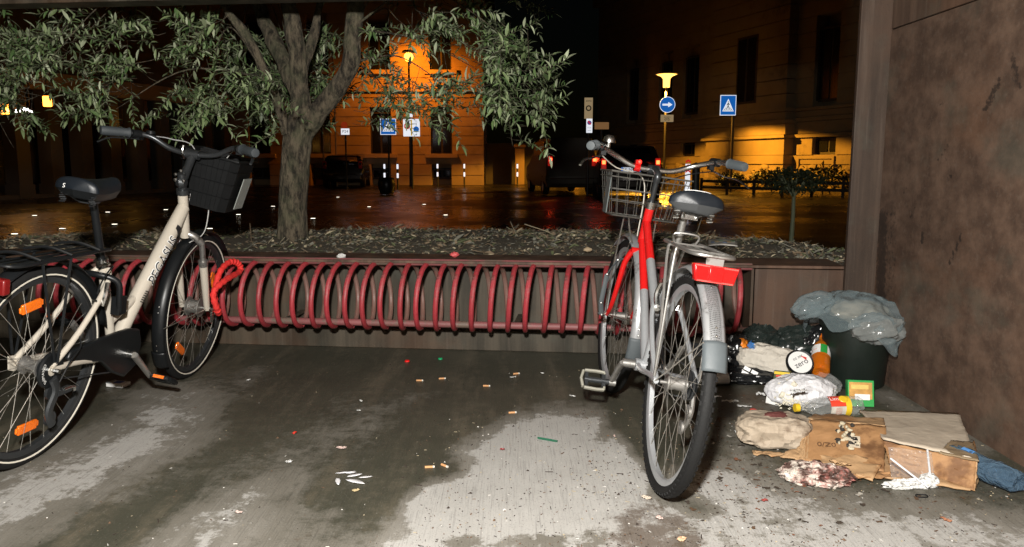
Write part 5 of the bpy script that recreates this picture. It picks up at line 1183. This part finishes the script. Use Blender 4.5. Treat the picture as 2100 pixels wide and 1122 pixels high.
cb = bottle('clear_bottle', 'clear plastic bottle with red and yellow lemon label lying on its side', along(G_(1768, 856) + V((.0, .02, .043)), (-1, -.10, .0), 0), clear, .040, .265, [yell])
fa = facing(cb.matrix_world, 0)
label(cb, .0408, .075, .145, fa - 110, fa - 2, cl_); label(cb, .0409, .075, .145, fa - 1, fa + 90, redl); label(cb, .0412, .058, .082, fa - 100, fa + 90, yell)
MB().lathe([(0, .002), (.016, .002), (.018, 0)], 20, M=Matrix()).build('lemon_print', yell, cb, M=RZ(fa + 42) @ T(.0412, 0, .088) @ RY(90))
mb = MB(); fm = fa + 45
for k, (t_, s_) in enumerate((('Limo', .026),)): text(t_, s_, None, mb, warp=lambda v: V((.0422 * math.cos(rad(fm) + v.y / .042), .0422 * math.sin(rad(fm) + v.y / .042), .118 - v.x)))
mb.build('label_print', white, cb)
mb = MB()
for k in range(5): text('lllilllill', .012, None, mb, warp=lambda v, k=k: V((.0416 * math.cos(rad(fa - 15 - k * 13) + v.y / .042), .0416 * math.sin(rad(fa - 15 - k * 13) + v.y / .042), .112 - v.x)))
mb.build('label_print', pm('label_brown', (.45, .15, .1), .5), cb)
b2 = bottle('clear_bottle', 'clear unlabelled bottle standing tilted between white bag and food carton', along(G_(1722, 815) + V((0, .03, .03)), (-.35, .9, .28), 0), clear, .036, .21)
bb = bottle('blue_bottle', 'crushed blue plastic bottle lying against the side wall', along(G_(2094, 1018) + V((-.005, .0, .042)), (-.42, .9, .06), 20), bluepl, .042, .31, [pm('pale_pink_cap', (.6, .45, .42), .4)], squash=.22)
fa = facing(bb.matrix_world, 0); label(bb, .043, .15, .19, fa - 80, fa + 60, pm('blue_label', (.10, .28, .62), .35))
# white bag with rice
o = item('rice_bag', blob(MB(), .135, .085, .066, Matrix(), 57, .085, 1.6, 72, 44, bottom=-.055), pm('white_film', (.70, .70, .72), .42, var=.06, crk=10, crs=.7), G_(1650, 838) + V((0, .045, .062)), 'crumpled white plastic bag of spilled rice in front of the tub', 'plastic bag', -8, 20)
mb = MB()
for i in range(260):
    a, b = R.gauss(0, 1), R.gauss(0, 1); mb.box((0, 0, 0), (.0085, .0032, .0032), T(-.045 + .03 * a, -.062 + .014 * b - .01, .012 + .022 * b - .012 * abs(a)) @ RZ(R.uniform(0, 180)) @ RY(R.uniform(-50, 50)))
for i in range(14): blob(mb, R.uniform(.008, .016), .009, .008, T(-.045 + R.gauss(0, .028), -.066 + R.gauss(0, .008), .006 + R.gauss(0, .016)), i, .4, 2, 8, 6)
mb.build('rice', pm('cooked_rice', (.70, .66, .54), .7), o, sharp=30)['kind'] = 'stuff'
# cartons
p = G_(1770, 838); bx = thing('food_carton', 'green and yellow food carton propped in front of the bin', 'carton', T(p + V((.0, .03, .0))) @ RZ(-8) @ RX(-14))
MB().box((0, 0, .055), (.105, .035, .11)).build('box', pm('carton_green', (.03, .33, .07), .4), bx, bevel=.002); MB().box((-.002, -.0185, .066), (.092, .003, .07)).build('picture_panel', pm('carton_food', (.55, .30, .08), .4, var=.6, sc=40), bx); MB().box((.004, -.021, .040), (.06, .003, .024)).build('white_panel', white, bx); MB().box((-.006, -.0208, .082), (.07, .002, .018)).build('yellow_panel', pm('carton_yellow', (.75, .52, .15), .4, var=.4, sc=50), bx)
p = G_(1587, 832); bx = thing('white_carton', 'small white carton with red and blue print leaning on the rice bag', 'carton', T(p + V((0, .02, 0))) @ RZ(-48) @ RX(-12)); MB().box((0, 0, .042), (.055, .02, .085)).build('box', white, bx, bevel=.002)
text('mio', .02, T(.004, -.0112, .055) @ RX(90)).build('print', redl, bx); text('lll', .012, T(.0, -.0112, .022) @ RX(90)).build('print', pm('print_blue', (.05, .25, .6), .4), bx)
p = G_(1610, 806); bx = thing('dark_carton', 'dark green carton end with yellow print behind the rice bag', 'carton', T(p + V((0, .05, .05))) @ RZ(-25) @ RX(-30)); MB().box((0, 0, 0), (.07, .03, .07)).build('box', pm('carton_dark', (.05, .07, .02), .4), bx, bevel=.002); MB().box((0, -.0165, .022), (.066, .002, .012)).build('print_band', yell, bx); MB().box((0, -.0165, .008), (.05, .002, .008)).build('print_band', redl, bx)
p = G_(1463, 794); item('paper_cup', MB().lathe([(0, .002), (.022, 0), (.031, .068), (.0325, .07), (.030, .07), (.021, .004), (0, .006)], 24), pm('white_cup', (.66, .68, .72), .5), p + V((.0, .02, .028)), 'small white paper cup lying right of the rear tyre', 'cup', 10, 40, tilt=(20, 82))
def scrap(name, label, cat, x, y, L, w, mat, rz=0, seed=0, h=.008, z=.003, group=None, nz=3):
    mb = MB().grid(10, 6, lambda u, v: ((u - .5) * L, (v - .5) * w * (1 - .5 * abs(u - .5) * (1 + noise.noise(V((u * 3, seed, 0))))), h * (.5 + .5 * crum((u * 1.5, v, 0), nz, 2, seed))))
    return item(name, mb, mat, g(x, y) + V((0, 0, z)), label, cat, rz, 30, group, solid=.0008)
tiss = pm('tissue', (.62, .62, .60), .8, var=.15, crk=30, crs=.6); pink = pm('stained_tissue', (.60, .45, .40), .8, var=.4, sc=40)
scrap('paper_scrap', 'torn white paper scrap left of the small red cap', 'paper scrap', 1497, 828, .07, .025, tiss, -10, 3, .012)
scrap('paper_scrap', 'long thin tissue strip pointing at the small red cap', 'paper scrap', 1526, 838, .06, .012, tiss, -20, 5, .01)
scrap('paper_scrap', 'crumpled tissue left of the white carton', 'paper scrap', 1564, 815, .055, .025, tiss, -40, 8, .016)
scrap('paper_scrap', 'white curled paper tip sticking out left of the kraft bag', 'paper scrap', 1524, 890, .07, .018, tiss, 12, 11, .014)
scrap('paper_scrap', 'shiny film scrap on the concrete right of the rear tyre', 'film scrap', 1470, 818, .04, .02, tiss, 12, 14, .01)
item('bottle_cap', MB().lathe([(0, .012), (.012, .012), (.0145, .010), (.015, 0), (.012, 0)], 20), pm('cap_red', (.80, .015, .012), .4), g(1545, 846) + V((0, 0, .001)), 'bright red bottle cap next to the kraft bag', 'bottle cap')
item('bottle_cap', MB().lathe([(0, .008), (.010, .008), (.0125, .006), (.013, 0), (.010, 0)], 20), bpy.data.materials['cap_red'], g(835, 742) + V((0, 0, .001)), 'red bottle cap on the floor under the middle of the rack', 'bottle cap')
item('bottle_cap', MB().lathe([(0, .007), (.009, .007), (.0115, .005), (.012, 0), (.010, 0)], 20), pm('cap_green', (.01, .35, .13), .4), g(903, 737) + V((0, 0, .001)), 'green bottle cap on the floor under the rack', 'bottle cap')
# cardboard
cardA = card_mat('pale_card', (.47, .40, .31), (.56, .48, .38), (.40, .33, .25), .6, .75); cardB = card_mat('soaked_card', (.30, .155, .06), (.40, .22, .10), (.16, .075, .03)); cardC = card_mat('brown_card', (.38, .23, .11), (.47, .30, .16), (.26, .13, .05))
def card(name, pts, mat, par, th=.005, nz=.006, seed=0):
    a, b, c, d = [V(p) for p in pts]
    mb = MB().grid(26, 16, lambda u, v: tuple((a.lerp(b, u)).lerp(d.lerp(c, u), v) + V((0, 0, nz * (crum((u * 2.3, v * 1.6, 0), 1.3, 3, seed)) + .0)) + V((.006 * noise.noise(V((u * 9, v * 9, seed))), .006 * noise.noise(V((u * 9, v * 9, seed + 5))), 0))))
    return mb.build(name, mat, par, solid=th, sharp=30)
cb_ = thing('cardboard_box', 'flattened pale cardboard box with wet brown flap by the side wall', 'cardboard box', T(g(1850, 930)))
iv = cb_.matrix_world.inverted()
def L_(*p): return iv @ V(p[0])
tp_ = [g(1812, 903, .085), g(2002, 945, .085), g(1967, 850, .05), g(1762, 843, .045)]
card('top_panel', [L_(q) for q in tp_], cardA, cb_, seed=2, nz=.004)
card('wet_corner', [L_(g(1925, 930, .089)), L_(g(2008, 947, .088)), L_(g(1994, 908, .082)), L_(g(1950, 905, .083))], card_mat('damp_card', (.24, .175, .10), (.30, .22, .13), (.2, .14, .08)), cb_, .004, .002, 5)
card('front_flap', [L_(g(1826, 958, .006)), L_(g(1998, 1008, .006)), L_(tp_[1]), L_(g(1812, 908, .088))], cardB, cb_, seed=7, nz=.004)
card('right_flap', [L_(g(1998, 1008, .006)), L_(g(2012, 965, .006)), L_(g(1996, 905, .05)), L_(tp_[1] + V((.002, 0, 0)))], cardC, cb_, seed=8, nz=.003)
card('bottom_panel', [L_(g(1760, 975, .008)), L_(g(1990, 1006, .010)), L_(g(1990, 930, .008)), L_(g(1780, 910, .01))], cardC, cb_, seed=9, nz=.004)
cb2 = thing('cardboard_box', 'soaked brown cardboard box with a label and dark mould spots', 'cardboard box', T(g(1735, 930))); iv = cb2.matrix_world.inverted()
card('front_panel', [L_(g(1650, 950, .012)), L_(g(1812, 972, .012)), L_(g(1817, 878, .090)), L_(g(1654, 862, .090))], cardB, cb2, seed=12, nz=.007)
card('top_panel', [L_(g(1656, 862, .090)), L_(g(1815, 878, .090)), L_(g(1812, 862, .07)), L_(g(1670, 850, .06))], cardC, cb2, seed=13)
card('lower_flap', [L_(g(1600, 938, .010)), L_(g(1790, 988, .010)), L_(g(1812, 950, .03)), L_(g(1640, 918, .03))], cardC, cb2, seed=15, nz=.008)
card('side_flap', [L_(g(1638, 948, .012)), L_(g(1655, 950, .016)), L_(g(1662, 862, .094)), L_(g(1648, 864, .085))], cardC, cb2, seed=16, nz=.003)
fp = [g(1650, 950, .012), g(1812, 972, .012), g(1817, 878, .090), g(1654, 862, .090)]
nn = (fp[1] - fp[0]).cross(fp[3] - fp[0]).normalized()
def onp(u, v, k=.014): return fp[0].lerp(fp[1], u).lerp(fp[3].lerp(fp[2], u), v) + nn * k
eu, ev = (fp[1] - fp[0]).normalized(), nn.cross((fp[1] - fp[0]).normalized())
def MP(u, v, k=.014, r=0): p = iv @ onp(u, v, k); return Matrix(((eu.x, ev.x, nn.x, p.x), (eu.y, ev.y, nn.y, p.y), (eu.z, ev.z, nn.z, p.z), (0, 0, 0, 1))) @ RZ(r)
o = MB().box((0, 0, 0), (.036, .062, .002), MP(.62, .55, .012)).build('paper_label', pm('stained_label', (.58, .50, .38), .7, var=.3, sc=50), cb2)
mb = MB()
for k in range(9): mb.box((R.uniform(-.012, .012), R.uniform(-.026, .026), .0016), (R.uniform(.004, .014), R.uniform(.003, .009), .001), MP(.62, .55, .012))
mb.build('label_print', blackprint, o)
mb = MB(); mb2 = MB()
for k in range(34): blob(mb if k % 3 else mb2, R.uniform(.003, .008), R.uniform(.003, .008), .0035, MP(R.gauss(.50, .07), min(.95, max(.2, R.gauss(.65, .2))), .012), k, .4, 2, 8, 6)
mb.build('mould_spots', pm('pale_mould', (.48, .42, .30), .8, var=.5, sc=60), cb2)['kind'] = 'stuff'; mb2.build('mould_spots', pm('dark_mould', (.03, .025, .02), .8), cb2)['kind'] = 'stuff'
text('0Z/0', .032, MP(.27, .42, .012, 186)).build('box_lettering', pm('faded_ink', (.10, .05, .025), .7), cb2)
kr = item('kraft_bag', blob(MB(), .118, .080, .052, Matrix(), 71, .12, 1.15, 70, 44, sq=.55, bottom=-.045), card_mat('kraft_paper', (.34, .275, .20), (.42, .35, .27), (.20, .15, .105), .52, .66, 12, .8), G_(1597, 922) + V((0, .055, .052)), 'crumpled brown kraft paper bag left of the soaked box', 'paper bag', -12, 18)
blob(MB(), .036, .022, .008, T(.005, .01, .055) @ RZ(20), 5, .3, 2, 20, 10).build('wine_stain', pm('wine_stain_paper', (.12, .035, .03), .7, var=.5, sc=30), kr, sharp=30)
scrap('tissue', 'shredded white tissue lying where the kraft bag meets the soaked box', 'tissue', 1634, 862, .07, .03, tiss, 20, 21, .016, .11)
scrap('card_strip', 'brown cardboard strip beneath the kraft bag', 'cardboard strip', 1580, 938, .12, .04, cardC, -10, 31, .012, .004)
scrap('card_strip', 'long brown cardboard strip poking out below the soaked box', 'cardboard strip', 1800, 985, .16, .04, cardB, 8, 33, .014, .006)
# food mess, straw, film
mess = G('food_mess_paper'); nz = mess.noise(14, detail=7, rough=.7); mess.p(Base_Color=mess.mix(mess.ramp(mess.noise(30, detail=5), .45, .6), mess.mix(mess.ramp(nz, .42, .58), (.62, .55, .48), (.32, .12, .10)), (.09, .055, .045)), Roughness=.45); crinkle(mess, 14, .8)
item('soiled_paper', blob(MB(), .085, .052, .028, Matrix(), 83, .3, 1.8, 60, 36, bottom=-.022), mess.m, G_(1678, 992) + V((0, .02, .024)), 'soiled crumpled white paper with dark food remains in front of the soaked box', 'food waste', -12, 22)
scrap('card_strip', 'narrow orange brown cardboard strip on the soiled paper', 'cardboard strip', 1722, 972, .07, .014, cardC, -38, 41, .012, .03)
scrap('paper_scrap', 'white paper sliver left of the soiled paper', 'paper scrap', 1640, 990, .06, .010, tiss, -50, 44, .01)
scrap('card_strip', 'tiny dark brown scrap at the left end of the soiled paper', 'cardboard strip', 1622, 985, .03, .018, cardB, 0, 46, .012)
film = glassy('clear_wrap', (.6, .62, .63), .1, .06, crk=20, tint=False, fk=.35)
mb = MB().grid(24, 20, lambda u, v: tuple(g(1818 + 88 * u + 6 * v, 918 + 62 * v * (1 - .15 * u) + 8 * u, .095 - .08 * v) + V((0, -.012, .006 * crum((u * 2, v * 2, 0), 1.5, 3, 3)))))
o = mb.build('cling_film', film, sharp=24, solid=.0006); tag(o, 'clear plastic film lying over the wet flap of the flattened box', 'plastic film')
o = MB().tube([g(1826, 940, .075), g(1904, 1000, .012)], .0035, 10).build('drinking_straw', pm('straw_grey', (.55, .56, .58), .35)); tag(o, 'pale straw slanting down from the flattened box to the tissue', 'straw')
o = MB().tube([g(1902, 923, .092), g(1910, 995, .014)], .0035, 10).build('drinking_straw', bpy.data.materials['straw_grey']); tag(o, 'pale upright straw right of the slanting one', 'straw')
item('twisted_tissue', blob(MB(), .062, .014, .012, T(-.02, 0, 0), 91, .4, 2.4, 40, 20).add([], []), tiss, g(1880, 1000) + V((0, .0, .012)), 'twisted white tissue lying in front of the flattened box', 'tissue', 2, 24)
blob(MB(), .024, .02, .018, T(.045, .01, .006), 95, .3, 2.2, 26, 16).build('tissue_knot', tiss, bpy.data.objects['twisted_tissue'], sharp=24)
item('rubber_ring', MB().tube([(.018 * math.cos(a), .011 * math.sin(a), .002 + .001 * math.sin(3 * a)) for a in [2 * PI * k / 24 for k in range(24)]], .0022, 6, closed=True), rubber, g(1890, 1019) + V((0, 0, .001)), 'small dark rubber ring in front of the twisted tissue', 'ring')

# things lying on the floor and the bed
p = g(243, 792); cp_ = thing('cigarette_pack', 'crushed white and blue cigarette pack below the beige bicycle', 'cigarette pack', T(p) @ RZ(-14)); MB().box((0, 0, .010), (.088, .056, .018)).build('box', white, cp_, bevel=.003); MB().box((.004, .0, .0202), (.036, .030, .002)).build('blue_panel', pm('pack_blue', (.03, .12, .42), .35), cp_); MB().prism([(-.044, -.028), (-.02, -.028), (-.035, .028), (-.044, .028)], .0195, .0212).build('grey_flap', pm('pack_grey', (.32, .36, .36), .4), cp_)
mg = thing('magazine', 'glossy colourful magazine lying on the planter edge right of the red bicycle', 'magazine', T(g(1482, 500, .55) + V((0, 0, .0))) @ RZ(-14) @ RX(4))
MB().grid(12, 8, lambda u, v: ((u - .5) * .16, (v - .5) * .20, .004 + .012 * math.sin(u * PI) * .6 + .003 * noise.noise(V((u * 4, v * 4, 2))))).build('cover', pm('magazine_print', (.42, .40, .36), .3, var=.8, sc=26), mg, solid=.006)
for k in range(6): MB().box((-.055 + .022 * k, -.03 + .03 * (k % 3), .0145), (.024, .03, .001)).build('cover_picture', [pm('mag_blue', (.10, .18, .35), .3), pm('mag_ochre', (.45, .28, .10), .3), pm('mag_green', (.10, .22, .10), .3)][k % 3], mg)
def petal(mb, L, w, M, bend): leafgeo(mb, M, L, w, .2, bend)
lp = g(712, 985); lv = pm('bleached_leaf', (.80, .80, .82), .6, var=.06)
for k, (dx, dy, L, w, rz, bn_) in enumerate([(-24, -12, .065, .016, 12, .1), (-20, -4, .075, .016, -75, .2), (-4, 0, .080, .026, -28, .0), (0, -5, .052, .024, 25, .1), (-6, -13, .040, .020, 3, .1), (24, -3, .045, .018, 15, .0)]):
    mb = MB(); petal(mb, L, w, Matrix(), -bn_ * .3); item('pale_leaf', mb, lv, g(712 + dx, 985 + dy) + V((0, 0, .004)), 'bleached white olive leaf in a small fan on the dark stain', 'leaf', rz, 180, 'white leaves fanned out on the floor', solid=.0006)
o = MB().tube([g(1103, 898, .004), g(1143, 905, .004)], .0042, 8).build('green_pencil', pm('pencil_green', (.015, .11, .06), .4)); tag(o, 'dark green pencil stub on the pale dry patch of floor', 'pencil')
butt = pm('butt_filter', (.62, .32, .14), .8, var=.2); buttw = pm('butt_paper', (.68, .64, .56), .8)
for i, (x, y, rz) in enumerate([(860, 782, -3), (906, 778, 10), (997, 793, -3), (1050, 848, 10), (1058, 768, 18), (880, 960, 6), (911, 957, -45)]):
    p = g(x, y)
    if i == 0:
        b0 = thing('cigarette_butt', 'orange cigarette butt lying left of the others under the rack', 'cigarette butt', T(p), 'cigarette butts on the floor'); f_ = MB().tube([(-.014, 0, .004), (.012, 0, .004)], .0042, 8).build('filter', butt, b0); f2_ = MB().tube([(.012, 0, .004), (.018, .001, .004)], .004, 8).build('paper', buttw, b0); o = b0
    else:
        o = b0.copy(); COL.objects.link(o)
        for c in (f_, f2_): d = c.copy(); d.parent = o; COL.objects.link(d)
    o.matrix_world = T(p) @ RZ(rz); o['label'] = ['orange cigarette butt lying just below the red bottle cap', 'orange cigarette butt lying just below the green bottle cap', 'orange cigarette butt lying alone on the wet floor in the middle', 'orange cigarette butt at the top edge of the pale dry patch', 'orange cigarette butt beside a torn white flake near the rack', 'left one of two cigarette butts at the edge of the dark stain', 'right tilted one of two cigarette butts at the edge of the dark stain'][i]
for x, y, L, w, m, lb in [(592, 950, .022, .018, tiss, 'small white paper flake left of the fan of white leaves'), (700, 922, .035, .022, pink, 'pinkish torn paper piece above the fan of white leaves'), (604, 891, .022, .012, pm('scrap_red', (.65, .05, .03), .5), 'tiny red plastic scrap on the left of the floor'), (740, 825, .018, .01, tiss, 'thin white sliver in the middle of the floor'), (736, 845, .016, .008, tiss, 'tiny white flake just below the thin white sliver'),
                       (510, 782, .02, .010, tiss, 'white flake right of the front wheel of the beige bicycle'), (1052, 776, .03, .014, tiss, 'torn white flake beside a cigarette butt'), (1112, 768, .02, .010, tiss, 'white flake near the red bicycle pedal'), (1174, 815, .03, .008, tiss, 'pale sliver on the dark stain left of the rear wheel'), (1260, 898, .02, .006, pink, 'pale straw scrap left of the rear tyre'),
                       (1326, 1024, .03, .022, pm('stone_chip_pale', (.55, .47, .38), .8), 'pale chip of card next to the rear tyre'), (1352, 1066, .022, .016, pink, 'pinkish crumb below the rear tyre'), (1398, 1110, .028, .022, pm('scrap_peach', (.62, .40, .25), .7), 'peach coloured paper bit at the bottom edge'), (1030, 925, .015, .012, pm('scrap_crimson', (.25, .03, .03), .5), 'dark red crumb on the pale dry patch'),
                       (730, 1010, .022, .016, pm('scrap_straw', (.45, .36, .2), .8), 'straw coloured crumb right under the fan of white leaves'), (490, 1055, .02, .012, pink, 'tiny twisted scrap at the lower left of the floor'), (1940, 1070, .03, .012, pm('scrap_rust', (.35, .15, .08), .8), 'rust coloured leaf bit at the lower right'), (1568, 1030, .02, .014, pm('scrap_dark_red', (.30, .06, .05), .5), 'dark red crumb below the cardboard')]:
    scrap('floor_scrap', lb, 'scrap', x, y, L, w, m, R.uniform(0, 180), x, .006)
mb = MB()
for i in range(4000):
    if i < 2900: x, y = R.uniform(1180, 2150), R.uniform(830, 1180)
    elif i < 3600: x, y = R.uniform(850, 1330), R.uniform(845, 1180)
    else: x, y = R.uniform(-50, 1250), R.uniform(735, 1180)
    p = g(x, y)
    if p.x > 1.71 or p.y > 3.9: continue
    if i < 2900 and noise.noise(V((p.x * 3, p.y * 3, 0))) < R.uniform(-.5, .3): continue
    k = R.random(); s_ = R.uniform(.3, .9) * (1 if R.random() > .06 else 2.2); mb.cur = R.choices((0, 1, 2, 3), (10, 4, 2, 1))[0]; M = T(p.x, p.y, .0015) @ RZ(R.uniform(0, 360))
    if k < .55: mb.add([(-.003 * s_, -.002 * s_, 0), (.004 * s_, -.002 * s_, 0), (.003 * s_, .003 * s_, 0), (-.003 * s_, .002 * s_, 0), (0, 0, .003 * s_)], [(0, 1, 4), (1, 2, 4), (2, 3, 4), (3, 0, 4)], M)
    else: mb.box((0, 0, .0006), (.012 * s_ * R.uniform(.4, 1.3), .0018 * s_, .0014), M)
mb.build('floor_crumbs', [pm('crumb_dark', (.035, .024, .018), .9), pm('crumb_brown', (.12, .07, .04), .9), pm('crumb_straw', (.36, .30, .20), .9), pm('crumb_white', (.6, .58, .54), .8)], sharp=30)['kind'] = 'stuff'
mb = MB()
for i in range(700):
    x, y = R.gauss(1600, 150), R.gauss(930, 85)
    if not (1400 < x < 2040 and 785 < y < 1100): continue
    p = g(x, y)
    if p.x > 1.70 or p.y > 3.68: continue
    L = R.uniform(.005, .012) if R.random() < .8 else R.uniform(.012, .026); mb.cur = R.choices((0, 1, 2, 3), (5, 4, 2, 1))[0]; sd = R.uniform(0, 99)
    mb.grid(4, 3, lambda u, v: ((u - .5) * L * (1 + .5 * noise.noise(V((v * 3, sd, 0)))), (v - .5) * L * .55 * (1 + .8 * noise.noise(V((u * 3, sd, 5)))), .002 + .22 * L * abs(noise.noise(V((u * 2.5, v * 2.5, sd))))), T(p) @ RZ(R.uniform(0, 360)))
mb.build('trodden_debris', [pm('wet_card_bit', (.10, .055, .028), .8, var=.5), pm('mud_bit', (.045, .032, .022), .85, var=.5), pm('grey_paper_bit', (.34, .32, .28), .8, var=.4), pm('rust_leaf_bit', (.22, .085, .04), .8, var=.5)], sharp=30)['kind'] = 'stuff'
for i, (x, y, m, lb) in enumerate([(932, 522, pm('scrap_pack_red', (.62, .10, .10), .5), 'small red and white pack lying on the planting bed'), (800, 478, pm('stone_pale', (.42, .42, .38), .8), 'pale stone at the back of the planting bed'), (1205, 512, pm('scrap_tan', (.42, .32, .20), .7), 'tan crumpled leaf on the planting bed left of the red bicycle'), (700, 525, tiss, 'white paper bit at the front of the planting bed')]):
    p = g(x, y, .54); o = blob(MB(), .018, .012, .010, Matrix(), i, .3, 2, 18, 12).build('bed_scrap', m, sharp=24); o.location = p; tag(o, lb, 'scrap')
